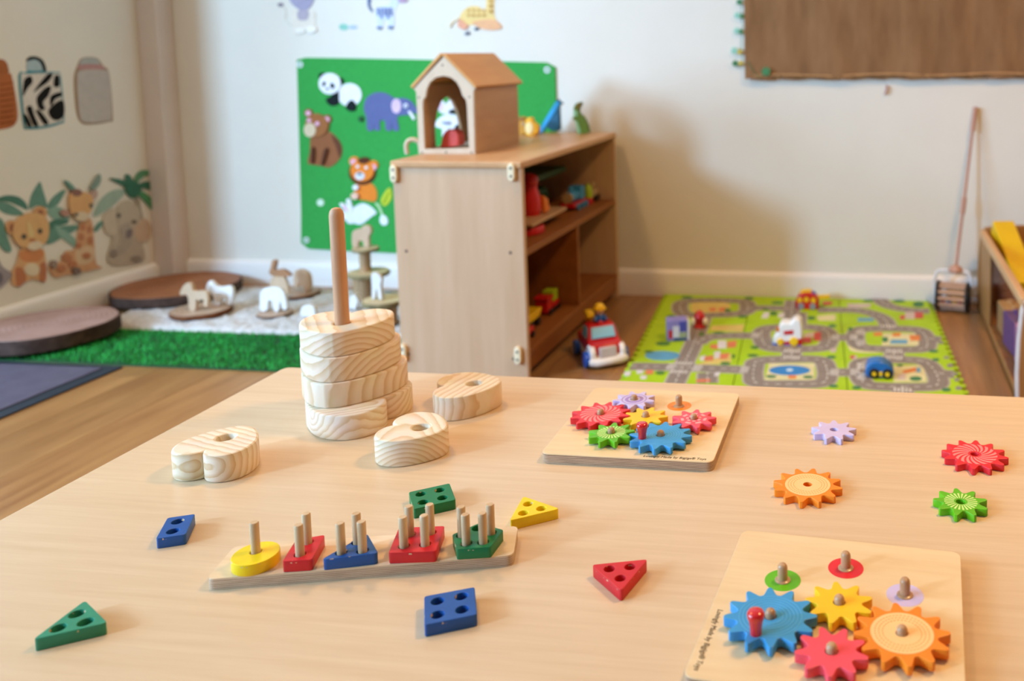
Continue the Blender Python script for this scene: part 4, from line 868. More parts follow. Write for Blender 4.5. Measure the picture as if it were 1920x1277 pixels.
flat('palm_sticker', 'dark green palm tree sticker at the corner end of the left wall', 'wall sticker', 'left', F2, [
    ('trunk', '#8f8474', sp((1240, 360), (1280, 355), (1300, 450), (1320, 560), (1290, 560), (1275, 460)))] + [('frond', c, sp(*s)) for c, s in (('#1f5f4c', ((1200, 280), (1130, 240), (1010, 175), (1060, 170), (1150, 190), (1230, 240))), ('#1f5f4c', ((1190, 260), (1150, 180), (1160, 130), (1200, 150), (1240, 230))), ('#3d7f55', ((1230, 260), (1240, 160), (1290, 100), (1370, 95), (1410, 130), (1330, 150), (1270, 200))), ('#155540', ((1240, 250), (1330, 200), (1420, 210), (1470, 300), (1460, 360), (1400, 290), (1320, 260))), ('#2f7f4a', ((1230, 290), (1310, 290), (1400, 370), (1425, 490), (1370, 430), (1300, 350))), ('#155540', ((1150, 240), (1240, 200), (1300, 260), (1240, 350), (1170, 320))))], start=0.0040, group=gJ)
flat('lion_cub_sticker', 'orange lion cub sticker sitting among leaves on the left wall', 'wall sticker', 'left', F2, [
    ('body', '#d8a06a', sp((190, 820), (300, 800), (400, 830), (425, 1000), (420, 1120), (360, 1110), (300, 1100), (220, 1130), (130, 1160), (100, 1050), (150, 950), n=4)), ('scarf', '#cf7a45', sp((190, 840), (390, 830), (375, 920), (290, 940), (200, 920))), ('leg', '#b5643f', sp((140, 1000), (200, 1000), (240, 1090), (190, 1160), (150, 1150))), ('leg', '#b5643f', sp((370, 960), (420, 960), (415, 1100), (365, 1105))), ('belly', '#e0cfae', ell(290, 1010, 70, 60)),
    ('ear', '#d2935c', ell(100, 620, 50, 65)), ('ear', '#d2935c', ell(365, 490, 60, 65)), ('inner_ear', '#8a4a34', ell(105, 625, 26, 38)), ('inner_ear', '#8a4a34', ell(362, 490, 25, 32)), ('head', '#dba468', sp((110, 620), (160, 540), (250, 490), (350, 490), (430, 560), (440, 680), (400, 770), (290, 810), (190, 800), (120, 730))), ('muzzle', '#e3d2b4', ell(310, 790, 68, 40, -15)), ('blaze', '#e0c07c', sp((240, 560), (280, 620), (300, 700), (250, 700))), ('nose', '#b56a40', ell(285, 738, 28, 16)), ('eye', '#3e3a34', ell(207, 705, 22, 24)), ('eye', '#3e3a34', ell(355, 655, 20, 24))], start=0.0040, group=gJ)
flat('giraffe_calf_sticker', 'orange giraffe calf sticker beside the lion cub on the left wall', 'wall sticker', 'left', F2, [
    ('body', '#cf9468', sp((740, 560), (840, 550), (865, 750), (885, 950), (940, 990), (780, 1030), (620, 1060), (500, 1080), (450, 980), (560, 930), (600, 840), (690, 810), n=4)), ('chest', '#d8b48c', sp((700, 820), (850, 800), (860, 920), (720, 960)))]
    + [('patch', '#b56a45', ell(x, y, rx, ry, rot)) for x, y, rx, ry, rot in ((760, 620, 24, 32, 0), (820, 640, 20, 34, 0), (745, 710, 22, 34, 0), (830, 740, 24, 36, 0), (720, 790, 24, 28, 0), (610, 900, 45, 36, 20), (660, 960, 40, 30, 0), (560, 1000, 36, 34, 0), (790, 880, 34, 28, 0))] +
    [('horn', T1, sp((585, 195), (620, 200), (680, 260), (640, 270))), ('ear', '#6e8a80', sp((820, 260), (880, 160), (910, 130), (915, 200), (860, 270))), ('ear', '#a8766a', ell(590, 490, 42, 30, 15)), ('ear', '#b9958a', ell(855, 320, 28, 48, 15)), ('head', '#dba064', sp((625, 380), (650, 300), (740, 290), (830, 330), (840, 420), (800, 500), (720, 530), (650, 500), n=4)), ('brow', '#7c4e46', ell(690, 300, 48, 34)), ('muzzle', '#d9c4a6', ell(735, 520, 62, 44)), ('eye', '#4e4a44', ell(680, 502, 24, 14)), ('eye', '#4e4a44', ell(822, 420, 18, 22)), ('hoof', '#6a5550', ell(690, 1020, 40, 30, 20)), ('hoof', '#8a7268', ell(480, 960, 26, 38))], start=0.0040, group=gJ)
flat('elephant_calf_sticker', 'pale grey elephant calf sticker under the palm tree on the left wall', 'wall sticker', 'left', F2, [
    ('body', '#b3a593', sp((1060, 640), (1200, 600), (1280, 680), (1330, 850), (1320, 930), (1200, 960), (1040, 970), (985, 900), (1020, 780), n=4)), ('ear', '#c3b4a0', sp((960, 500), (1050, 450), (1090, 560), (1060, 690), (980, 680), (950, 590))), ('ear', '#c6a68a', sp((1240, 600), (1330, 540), (1390, 620), (1360, 740), (1260, 740))), ('head', '#b8ab99', sp((1080, 430), (1170, 370), (1260, 420), (1290, 540), (1230, 620), (1120, 640), (1070, 560))), ('trunk', '#a4988c', sp((1110, 600), (1200, 600), (1200, 760), (1130, 860), (1050, 850), (1100, 760))), ('trunk_patch', '#6f6468', sp((1160, 650), (1210, 640), (1205, 700), (1160, 720))), ('foot', '#85786e', ell(1040, 860, 34, 38)), ('foot', '#85786e', ell(1250, 910, 50, 30)), ('eye', '#4f4c48', ell(1085, 510, 18, 22)), ('eye', '#4f4c48', ell(1228, 570, 22, 16))], start=0.0040, group=gJ)  # small dark grey piece of the print lies on the trunk
flat('grey_animal_sticker', 'grey sticker animal beside the lion cub, mostly out of view', 'wall sticker', 'left', F2, [('body', '#8d8690', sp((-160, 900), (-40, 880), (20, 980), (110, 1050), (60, 1130), (-20, 1190), (-160, 1200))), ('patch', '#5c5766', sp((-60, 1040), (10, 1040), (20, 1120), (-50, 1160)))], start=0.0040, group=gJ)

# ================================================================== SMALL-WORLD CORNER ON THE FLOOR
# ---- door mat, grass mat, fleece mat
M_matb = paint('rubber_border', '#232c36', 0.6); M_ctop = None
def ribbed(name, light, dark):
    m, nt, b = base_mat(name); L = nt.links
    tc = nt.nodes.new('ShaderNodeTexCoord'); wv = nt.nodes.new('ShaderNodeTexWave'); wv.bands_direction = 'Y'; wv.inputs['Scale'].default_value = 45; wv.inputs['Distortion'].default_value = 0.4
    n = nt.nodes.new('ShaderNodeTexNoise'); n.inputs['Scale'].default_value = 18; n.inputs['Detail'].default_value = 5
    mu = nt.nodes.new('ShaderNodeMath'); mu.operation = 'MULTIPLY'
    L.new(tc.outputs['Object'], wv.inputs['Vector']); L.new(tc.outputs['Object'], n.inputs['Vector']); L.new(wv.outputs['Fac'], mu.inputs[0]); L.new(n.outputs['Fac'], mu.inputs[1])
    r = nt.nodes.new('ShaderNodeValToRGB'); r.color_ramp.elements[0].color = C(dark); r.color_ramp.elements[1].color = C(light); r.color_ramp.elements[1].position = 0.7
    L.new(mu.outputs[0], r.inputs['Fac']); L.new(r.outputs['Color'], b.inputs['Base Color']); b.inputs['Roughness'].default_value = 0.95
    bp = nt.nodes.new('ShaderNodeBump'); bp.inputs['Distance'].default_value = 0.003; L.new(wv.outputs['Fac'], bp.inputs['Height']); L.new(bp.outputs['Normal'], b.inputs['Normal'])
    return m
t = thing('door_mat', 'dark purple grey ribbed door mat with a black rubber border', 'mat', (-2.49, 1.78, 0))
part(t, 'border', prism(rounded(rect(-2.80, -2.177, 1.32, 2.232), 0.008), 0, 0.005), M_matb, 30, 0.001)
part(t, 'pile', prism(rect(-2.760, -2.222, 1.360, 2.205), 0.004, 0.008), ribbed('ribbed_pile', '#746676', '#4f4453'), 0)
t = thing('grass_mat', 'bright green artificial grass mat beside the door mat', 'mat', (-2.05, 2.40, 0))
GX0, GX1, GY0, GY1 = -2.70, -1.335, 2.245, 2.548
part(t, 'backing', box(GX0, GX1, GY0, GY1, 0, 0.005), paint('grass_backing', '#1f4a26', 0.9), 0)
rg = random.Random(3); V, F = [], []
for i in range(15000):
    x, y = rg.uniform(GX0+0.002, GX1-0.002), rg.uniform(GY0+0.002, GY1-0.002); a = rg.uniform(0, 6.283); h = rg.uniform(0.009, 0.017); l = rg.uniform(0.001, 0.009); wd = 0.0012
    c, s_ = math.cos(a), math.sin(a); b = len(V)
    V += [(x-s_*wd, y+c*wd, 0.004), (x+s_*wd, y-c*wd, 0.004), (x+c*l, y+s_*l, 0.004+h)]; F.append([b, b+1, b+2])
part(t, 'grass_blades', (V, F), paint('grass_green', '#35a548', 0.75, 0.45, 25, 0, 0.15), 0, kind='stuff')
t = thing('fleece_mat', 'pale grey shaggy fleece mat spread behind the grass mat', 'mat', (-1.95, 2.80, 0))
NX, NY = 150, 64; V, F = [], []; rg = random.Random(5)
X0, X1, Y0, Y1 = -2.62, -1.335, 2.556, 3.075
for j in range(NY+1):
    for i in range(NX+1):
        e = min(i, NX-i, j*1.0, NY-j); ed = min(1, e/2.0)
        V.append((X0+(X1-X0)*i/NX+rg.uniform(-.003, .003), Y0+(Y1-Y0)*j/NY+rg.uniform(-.003, .003), 0.002+ed*(0.007+rg.uniform(0, 0.009)+0.002*math.sin(i*.5)*math.cos(j*.6))))
for j in range(NY):
    for i in range(NX): F.append([j*(NX+1)+i, j*(NX+1)+i+1, (j+1)*(NX+1)+i+1, (j+1)*(NX+1)+i])
part(t, 'fleece', (V, F), paint('fleece', '#cdc6c2', 0.95, 0.15, 60, 0.3, 0.1), 80)
# ---- log slices
def end_grain(name, light, dark):
    m, nt, b = base_mat(name); L = nt.links
    tc = nt.nodes.new('ShaderNodeTexCoord'); wv = nt.nodes.new('ShaderNodeTexWave'); wv.wave_type = 'RINGS'; wv.rings_direction = 'Z'; wv.inputs['Scale'].default_value = 22; wv.inputs['Distortion'].default_value = 2.5; wv.inputs['Detail'].default_value = 3
    n = nt.nodes.new('ShaderNodeTexNoise'); n.inputs['Scale'].default_value = 14; n.inputs['Detail'].default_value = 6
    mu = nt.nodes.new('ShaderNodeMath'); mu.operation = 'MULTIPLY_ADD'; mu.inputs[1].default_value = 0.35
    L.new(tc.outputs['Object'], wv.inputs['Vector']); L.new(tc.outputs['Object'], n.inputs['Vector']); L.new(wv.outputs['Fac'], mu.inputs[0]); L.new(n.outputs['Fac'], mu.inputs[2])
    r = nt.nodes.new('ShaderNodeValToRGB'); r.color_ramp.elements[0].position = 0.35; r.color_ramp.elements[1].position = 0.95; r.color_ramp.elements[0].color = C(dark); r.color_ramp.elements[1].color = C(light)
    L.new(mu.outputs[0], r.inputs['Fac']); L.new(r.outputs['Color'], b.inputs['Base Color']); b.inputs['Roughness'].default_value = 0.5
    return m
M_logr = end_grain('log_red', '#a5673f', '#7d4627'); M_logp = end_grain('log_pink', '#b08a7c', '#8c6555'); M_logs = end_grain('log_small', '#c2a58c', '#a07c60')
M_bark = paint('bark', '#4b3a33', 0.95, 0.4, 30, 0.6, 0.1); M_barkr = paint('bark_brown', '#6e4128', 0.95, 0.35, 40, 0.5, 0.1)
def log_slice(label, c, r, z0, th, top, bark, seed, group='log slices'):
    rg = random.Random(seed); k = 40; ph = [rg.uniform(0, 6.28) for _ in range(3)]
    ring = [(math.cos(a)*r*q, math.sin(a)*r*q) for a, q in [(2*math.pi*i/k, 1+0.02*math.sin(2*2*math.pi*i/k+ph[0])+0.012*math.sin(5*2*math.pi*i/k+ph[1])+0.006*math.sin(11*2*math.pi*i/k+ph[2])) for i in range(k)]]
    o = thing('log_slice', label, 'log slice', (c[0], c[1], z0), group)
    part(o, 'bark', prism(ring, 0, th-0.001), bark, 50, 0.003, world=False)
    part(o, 'cut_face', prism([(a*0.972, b*0.972) for a, b in ring], th-0.002, th), top, 0, 0.001, world=False)
log_slice('large red brown log slice lying in the corner of the room', (-2.600, 2.925), 0.208, 0.0185, 0.036, M_logr, M_bark, 1)
log_slice('large greyish pink log slice lying over the end of the grass mat', (-2.610, 2.405), 0.190, 0.0215, 0.046, M_logp, M_bark, 2)
log_slice('small pale log slice carrying the pony and horse', (-2.318, 2.705), 0.095, 0.0185, 0.0165, M_logs, M_barkr, 3)
log_slice('tiny log slice under the white elephant', (-2.052, 2.722), 0.056, 0.0185, 0.006, M_logs, M_barkr, 4)
log_slice('small log slice near the skirting under the beige elephant', (-2.135, 2.965), 0.078, 0.0185, 0.010, M_logs, M_barkr, 5)
# ---- wooden animals
M_awhite = paint('bare_white_wood', '#eee8e4', 0.6, 0.04, 40); M_atan = wood('tan_wood', '#d8b898', '#c6a283', (30, 30, 6), 0.6); M_abro = paint('brown_wood', '#a9754f', 0.6, 0.1, 40)
A2 = crop(310, 470, 7.68); A3 = crop(480, 470, 7.385); gW = 'wooden animals on the log slices'
def ap(cr, l): return [cr(q) for q in l]
cut('wooden_horse', 'tan wooden horse cut-out on the small pale log slice', 'toy animal', ap(A2, [(205, 625), (230, 560), (270, 500), (325, 470), (375, 505), (405, 590), (560, 590), (600, 640), (605, 800), (560, 805), (545, 715), (470, 730), (440, 700), (430, 855), (345, 855), (325, 690), (290, 640), (240, 650)]), 2.672, 0.014, M_atan, gW, base=0.035)
cut('wooden_pony', 'white wooden pony cut-out beside the tan horse', 'toy animal', ap(A2, [(585, 590), (590, 480), (640, 415), (680, 435), (730, 490), (800, 505), (920, 490), (965, 550), (962, 640), (935, 750), (880, 748), (860, 670), (800, 675), (770, 760), (700, 755), (692, 670), (655, 600), (620, 610)]), 2.742, 0.014, M_awhite, gW, base=0.035)
cut('wooden_elephant', 'white wooden elephant cut-out on the tiny log slice', 'toy animal', ap(A2, [(1372, 925), (1365, 720), (1390, 640), (1450, 605), (1600, 600), (1690, 645), (1735, 760), (1748, 905), (1695, 915), (1655, 805), (1632, 935), (1568, 935), (1530, 800), (1482, 800), (1470, 925)]), 2.722, 0.014, M_awhite, gW, base=0.0245)
r_ = cut('wooden_ostrich', 'brown wooden ostrich figure with pale legs standing on the fleece mat', 'toy animal', ap(A2, [(1490, 310), (1510, 250), (1535, 150), (1570, 135), (1595, 160), (1580, 230), (1575, 280), (1690, 272), (1785, 335), (1780, 375), (1600, 375), (1520, 355)]), 2.86, 0.014, M_abro, gW,
    base=None, parts=[('legs', ap(A2, [(1500, 570), (1505, 440), (1545, 365), (1700, 370), (1755, 490), (1770, 625), (1705, 625), (1655, 560), (1600, 545), (1560, 600)]), M_atan, -0.001)])
cut('wooden_elephant', 'beige wooden elephant cut-out near the skirting', 'toy animal', ap(A3, [(520, 470), (518, 300), (565, 245), (655, 250), (725, 305), (748, 400), (745, 520), (675, 545), (645, 475), (600, 470), (570, 490)]), 2.962, 0.016, M_atan, gW, base=0.0285)
cut('wooden_sheep', 'small white wooden animal lying behind the heart stack', 'toy animal', ap(A3, [(620, 950), (625, 870), (660, 825), (730, 815), (795, 840), (815, 900), (805, 960), (700, 970)]), 2.70, 0.02, M_awhite, gW, base=0.0185)
# ---- stump towers with discs
M_stump = wood('stump_wood', '#c9a27a', '#9f7a55', (40, 40, 6), 0.6); M_disc = end_grain('disc_face', '#e3cda6', '#c9ac80'); M_discb = paint('disc_bark', '#8b7a58', 0.9, 0.3, 40, 0.4, 0.1)
def disc(root, px0, px1, py, Y, th, bark=M_discb):
    a, b = at_y(px0, py, Y), at_y(px1, py, Y); r = (b.x-a.x)/2; c = ((a.x+b.x)/2, Y, (a.z+b.z)/2)
    d_ = part(root, 'log_disc', lathe([(r*0.97, 0), (r, th*0.3), (r, th*0.8), (r*0.97, th)], 30, c), bark); part(d_, 'cut_face', lathe([(r*0.95, th-0.001), (r*0.95, th+0.0008)], 30, c), M_disc)
    return c, r
def post(root, px0, px1, z0, z1, Y, py=540):
    a, b = at_y(px0, py, Y), at_y(px1, py, Y); r = (b.x-a.x)/2
    part(root, 'stump', lathe([(r*1.06, z0), (r*0.97, z0+(z1-z0)*0.3), (r, z0+(z1-z0)*0.7), (r*1.05, z1)], 22, ((a.x+b.x)/2, Y, 0)), M_stump)
YT = 2.93
zt_ = lambda x, y, Y: at_y(x, y, Y).z
t = thing('log_tower', 'tall tower of stumps and log discs against the back wall', 'log tower', (at_y(685, 540, YT).x, YT, 0.0185))
z1 = zt_(690, 516, YT); z2 = zt_(690, 470, YT)
post(t, 665, 699, 0.0185, z1, YT, 545); disc(t, 657, 727, 516, YT, 0.014); post(t, 675, 694, z1+0.014, z2, YT, 490); disc(t, 663, 708, 470, YT, 0.010)
cut('wooden_lion', 'pale wooden lion cut-out on top of the log tower', 'toy animal', [(640+a/4.557, 420+b/4.557) for a, b in ((95, 215), (90, 110), (110, 75), (165, 60), (190, 35), (240, 40), (255, 90), (235, 130), (235, 215), (195, 215), (180, 170), (150, 170), (140, 215))], YT-0.006, 0.014, M_atan, gW, base=z2+0.0108)
YT2 = 2.66; z3 = zt_(730, 570, YT2)
t = thing('log_tower', 'low stump table with one wide log disc beside the shelf unit', 'log tower', (at_y(728, 590, YT2).x, YT2, 0.0185))
post(t, 714, 744, 0.0185, z3, YT2, 600); disc(t, 684, 756, 570, YT2, 0.016)
cut('wooden_giraffe', 'white wooden giraffe cut-out on the low stump table', 'toy animal', [(640+a/4.557, 420+b/4.557) for a, b in ((262, 640), (258, 520), (255, 440), (285, 420), (330, 450), (345, 490), (335, 520), (345, 640), (318, 640), (300, 560), (285, 640))], YT2-0.015, 0.014, M_awhite, gW, base=z3+0.0168)
cut('wooden_block', 'white wooden block leaning by the tall log tower', 'toy block', [(640+a/4.557, 420+b/4.557) for a, b in ((60, 660), (70, 560), (110, 545), (140, 600), (115, 670))], 2.80, 0.02, M_awhite, None, base=0.0185, smooth_n=0)

# ================================================================== PLAY MAT AND FLOOR TOYS
a_ = crop(1160, 540, 5.647); b_ = crop(1440, 540, 5.0526)
MZ = 0.010
t = thing('road_play_mat', 'bright green foam play mat printed with grey roads and little houses', 'play mat', (-0.26, 2.65, 0))
M_lime2 = paint('mat_green', '#a9cc1c', 0.6, 0.08, 12, 0, 0.25)
def mq(u, v):     # corner-to-corner frame of the mat: u across, v away from the table
    n0, n1, f0, f1 = Vector((-0.672, 2.185)), Vector((0.246, 2.185)), Vector((-0.762, 3.132)), Vector((0.199, 3.132))
    p = (n0*(1-u)+n1*u)*(1-v)+(f0*(1-u)+f1*u)*v
    return (p.x, p.y)
def edge(p, q, jag):
    if not jag: return [p]
    P, Q = Vector(p), Vector(q); d = Q-P; n = Vector((d.y, -d.x)).normalized(); out = []
    k = 7
    for i in range(k):
        f0, f1 = i/k, (i+0.5)/k
        out += [tuple(P+d*f0+n*0.009), tuple(P+d*(f0+0.36/k)+n*0.011), tuple(P+d*(f0+0.42/k)-n*0.004), tuple(P+d*(f0+0.94/k)-n*0.004)]
    return out
for j in range(3):
    for i in range(3):
        e = 0.0012; u0, u1, v0, v1 = i/3+e, (i+1)/3-e, j/3+e, (j+1)/3-e
        c = [mq(u0, v0), mq(u1, v0), mq(u1, v1), mq(u0, v1)]
        ol = edge(c[0], c[1], False)+edge(c[1], c[2], i == 2)+edge(c[2], c[3], False)+edge(c[3], c[0], i == 0)
        part(t, 'foam_tile', prism(ol, 0, MZ), M_lime2, 0, 0.001)
def fpt(cr, p): q = at_z(*cr(p), MZ); return (q.x, q.y)
def strip(pts, wd, z, closed=False):
    pts = [Vector(p) for p in pts]; k = len(pts); V = []; F = []
    for i, p in enumerate(pts):
        q0 = pts[i-1] if (i > 0 or closed) else p; q1 = pts[(i+1) % k] if (i < k-1 or closed) else p
        d = (q1-q0).normalized(); n = Vector((-d.y, d.x))
        for s in (-1, 1): V.append((p.x+n.x*wd/2*s, p.y+n.y*wd/2*s, z))
    for i in range(k if closed else k-1):
        j = (i+1) % k; F.append([2*i, 2*i+1, 2*j+1, 2*j][::-1])
    return V, F
roads = [
    (a_, [(700, 145), (1000, 130), (1320, 145), (1365, 200), (1320, 265), (1000, 285), (720, 285), (650, 215)], True),
    (a_, [(900, 300), (850, 430), (790, 600), (700, 790), (580, 1040)], False),
    (a_, [(830, 590), (900, 540), (1000, 515), (1200, 505), (1480, 505)], False),
    (a_, [(130, 830), (600, 840), (1380, 870)], False),
    (a_, [(1360, 215), (1600, 212), (1840, 220)], False),
    (a_, [(1850, 130), (1830, 250), (1830, 400)], False),
    (b_, [(-90, 690), (220, 675), (480, 680), (545, 730), (560, 850), (490, 905), (200, 912), (-100, 905), (-140, 830), (-130, 750)], True),
    (b_, [(900, 700), (1180, 680), (1440, 690), (1540, 740), (1610, 850), (1590, 925), (1400, 940), (1000, 930), (890, 880), (860, 780)], True),
    (b_, [(860, 400), (1100, 385), (1400, 395), (1480, 440), (1510, 540), (1440, 580), (1150, 580), (900, 565), (830, 500)], True),
    (b_, [(-30, 390), (200, 370), (480, 380), (570, 430), (575, 520), (500, 570), (200, 580), (0, 560), (-60, 470)], True),
    (b_, [(470, 210), (800, 210), (980, 240), (1100, 295), (1150, 380)], False),
    (b_, [(1040, 90), (1120, 160), (1300, 205), (1530, 220)], False),
    (b_, [(225, 580), (225, 690)], False), (b_, [(1195, 580), (1195, 690)], False), (b_, [(590, 470), (850, 470)], False), (b_, [(560, 800), (880, 800)], False), (b_, [(285, 235), (280, 370)], False), (b_, [(1270, 930), (1280, 1060)], False), (b_, [(1520, 480), (1640, 490)], False), (b_, [(1610, 810), (1760, 820)], False), (a_, [(940, 900), (940, 1010)], False)]
rim_g, road_g, dash_g = [], [], []
for ri, (cr, pts, cl) in enumerate(roads):
    P = spline([fpt(cr, p) for p in pts], 5, cl)
    rim_g.append(strip(P, 0.062, MZ+0.0002+ri*0.00001, cl)); road_g.append(strip(P, 0.052, MZ+0.0005+ri*0.00001, cl))
    L_ = [Vector(p) for p in P]+([Vector(P[0])] if cl else []); acc = 0; on = []
    for q0, q1 in zip(L_, L_[1:]):
        seg = (q1-q0).length; n = max(1, int(seg/0.004))
        for i in range(n):
            s = acc+seg*i/n
            if int(s/0.016) % 2 == 0: dash_g.append(strip([tuple(q0+(q1-q0)*(i/n)), tuple(q0+(q1-q0)*((i+1)/n))], 0.0035, MZ+0.0010))
        acc += seg
for g in rim_g: part(t, 'road_edge_print', g, paint('road_edge', '#b7aea6', 0.6), 0)
for g in road_g: part(t, 'road_print', g, paint('road_grey', '#8c8077', 0.6, 0.08, 30), 0)
part(t, 'road_dash_print', join(*dash_g), paint('road_white', '#e4dfd8', 0.6), 0, kind='stuff')
# zebra crossings
zs = []
def crossing(cr, p, ang, k=5):
    c = Vector(fpt(cr, p)); d = Vector((math.cos(R(ang)), math.sin(R(ang)))); n = Vector((-d.y, d.x))
    for i in range(k):
        o = c+d*((i-(k-1)/2)*0.010); zs.append(strip([tuple(o-n*0.012), tuple(o+n*0.012)], 0.005, MZ+0.0012))
for cr, p, an in ((b_, (225, 600), 0), (b_, (225, 660), 0), (b_, (1195, 605), 0), (b_, (1195, 660), 0), (b_, (640, 470), 90), (b_, (810, 470), 90), (b_, (630, 800), 90), (b_, (820, 800), 90), (b_, (1140, 365), 0), (b_, (1275, 970), 0), (a_, (690, 800), 0), (a_, (640, 890), 0), (a_, (560, 835), 90), (a_, (830, 850), 90), (a_, (1330, 870), 90), (a_, (1450, 505), 90), (b_, (880, 420), 90), (b_, (880, 520), 90), (b_, (880, 740), 90), (b_, (880, 840), 90)):
    crossing(cr, p, an)
part(t, 'crossing_print', join(*zs), paint('road_white', '#e4dfd8', 0.6), 0, kind='stuff')
def patch(nm, col, shapes, z, cr):
    for s in shapes: part(t, nm, prism([fpt(cr, q) for q in s], MZ-0.001, MZ+z), paint('mat_'+col.strip('#'), col, 0.6, 0.08, 30), 0)
patch('sand_print', '#d8c06c', [sp((780, 160), (980, 150), (1150, 160), (1180, 210), (1080, 270), (800, 265)), [(990, 400), (1330, 385), (1310, 465), (960, 450)], [(850, 800), (1190, 690), (1190, 800), (830, 815)]], 0.0003, a_)
patch('house_print', '#d97b52', [[(900, 730), (1000, 715), (1000, 770), (910, 775)], [(1070, 700), (1170, 690), (1150, 750), (1070, 755)], [(970, 600), (1050, 600), (1050, 645), (970, 640)], [(1150, 570), (1250, 560), (1240, 630), (1150, 635)], [(960, 215), (1030, 210), (1030, 245), (960, 245)], [(1060, 215), (1130, 205), (1120, 245), (1060, 250)], [(290, 870), (370, 870), (360, 915), (280, 915)], [(820, 970), (970, 965), (970, 1000), (820, 1000)]], 0.0008, a_)
patch('white_house_print', '#d9d3d4', [[(1010, 680), (1080, 670), (1070, 740), (1010, 750)], [(860, 730), (920, 715), (900, 770), (860, 770)], [(1050, 560), (1140, 560), (1140, 640), (1050, 640)], [(190, 870), (260, 870), (260, 905), (190, 910)], [(60, 890), (130, 885), (120, 930), (60, 930)], [(230, 930), (300, 930), (290, 965), (230, 965)], [(1540, 260), (1600, 260), (1580, 320), (1510, 320)], [(1690, 270), (1760, 270), (1750, 310), (1690, 320)], [(1020, 900), (1080, 890), (1060, 930), (1010, 940)]], 0.0009, a_)
patch('pond_print', '#5d9fc4', [sp((280, 720), (330, 680), (480, 670), (620, 690), (640, 730), (540, 765), (360, 760)), [(690, 90), (780, 90), (770, 115), (680, 115)]], 0.0005, a_)
patch('bush_print', '#4a7d33', [ell(560, 300, 45, 16), ell(880, 490, 30, 18), ell(1130, 800, 55, 18), ell(1215, 725, 18, 22), ell(1440, 630, 45, 18), ell(1420, 715, 60, 16), ell(1380, 110, 50, 16), ell(470, 590, 80, 22), ell(440, 900, 50, 20), ell(1310, 305, 50, 14), ell(720, 100, 60, 14), ell(1150, 235, 40, 18), ell(1640, 270, 40, 24), ell(1560, 230, 40, 12), ell(320, 675, 50, 14), ell(1060, 475, 60, 12)], 0.0006, a_)
patch('cream_print', '#dcd3a0', [[(10, 715), (440, 715), (440, 870), (-30, 870)], sp((760, 545), (820, 560), (860, 590), (1050, 590), (1050, 612), (860, 612), (780, 590)), [(460, 265), (640, 250), (640, 310), (480, 310)], [(1090, 430), (1420, 430), (1430, 545), (1080, 545)], [(1190, 740), (1480, 730), (1500, 890), (1190, 890)]], 0.0003, b_)
patch('pool_print', '#2f83c9', [ell(205, 782, 195, 46)], 0.0007, b_); patch('pool_fountain_print', '#cfe3ee', [ell(205, 780, 32, 12)], 0.0010, b_)
patch('blue_print', '#6aa3c0', [[(850, 285), (1000, 285), (1000, 318), (850, 318)], [(1170, 490), (1320, 490), (1320, 530), (1150, 530)], [(1400, 760), (1445, 755), (1445, 800), (1400, 800)]], 0.0008, b_)
patch('orange_print', '#e0823c', [[(1270, 790), (1400, 755), (1410, 790), (1290, 810)], [(1340, 450), (1440, 450), (1440, 500), (1350, 500)], [(1000, 425), (1080, 420), (1080, 455), (1000, 455)], [(190, 830), (270, 830), (265, 860), (195, 860)], [(1180, 430), (1260, 425), (1250, 460), (1180, 460)]], 0.0009, b_)
patch('red_print', '#c9514a', [[(1390, 230), (1470, 235), (1470, 290), (1390, 290)], [(440, 420), (505, 420), (500, 500), (430, 500)], [(340, 470), (410, 470), (410, 520), (330, 520)], [(1250, 260), (1300, 260), (1290, 300), (1250, 300)], [(780, 640), (820, 640), (815, 670), (775, 670)], [(520, 130), (610, 130), (600, 160), (520, 160)]], 0.0009, b_)
patch('pale_print', '#cbb9b0', [[(1300, 230), (1390, 230), (1390, 295), (1300, 295)], [(1230, 820), (1310, 800), (1300, 870), (1230, 870)], [(350, 430), (440, 420), (430, 470), (340, 470)], [(790, 640), (845, 645), (840, 675), (800, 680)], [(590, 575), (650, 570), (640, 610), (590, 610)], [(750, 150), (980, 150), (960, 185), (760, 190)]], 0.0008, b_)
patch('shrub_print', '#3f7b4a', [ell(1425, 155, 55, 26), ell(610, 360, 40, 14), ell(600, 655, 45, 14), ell(1110, 490, 30, 26), ell(1400, 860, 60, 22), ell(1570, 600, 45, 14), ell(1590, 680, 35, 14), ell(620, 930, 45, 14), ell(840, 945, 45, 16), ell(1690, 965, 45, 18), ell(780, 390, 22, 18), ell(410, 285, 40, 16), ell(30, 840, 50, 14), ell(380, 845, 50, 14), ell(1250, 735, 30, 12), ell(1240, 125, 60, 14), ell(950, 120, 50, 12), ell(90, 140, 60, 12)], 0.0006, b_)
patch('edge_notch_print', '#8d8681', [ell(1610, 480, 34, 16), ell(1640, 520, 26, 12), ell(1690, 660, 28, 12), ell(1725, 735, 30, 18), ell(1760, 815, 36, 14), ell(1790, 870, 26, 16), ell(1805, 950, 32, 18)], 0.0009, b_)

# ---- red and white breakdown truck with a driver
M_wwhite = M_twhite; M_bl2 = paint('toy_royal_blue', '#1f58b0', 0.3, 0.03, 30, 0, 0.5); M_sky = paint('toy_sky_window', '#5fb4d2', 0.25, 0.03, 30, 0, 0.5); M_skin = paint('toy_skin', '#e7b79c', 0.5); M_grey = paint('toy_grey', '#c9bfbd', 0.4)
t = thing('breakdown_truck', 'red and white toy breakdown truck with a driver in a yellow helmet', 'toy vehicle', (-0.800, 2.455, 0.0), None, R(33))
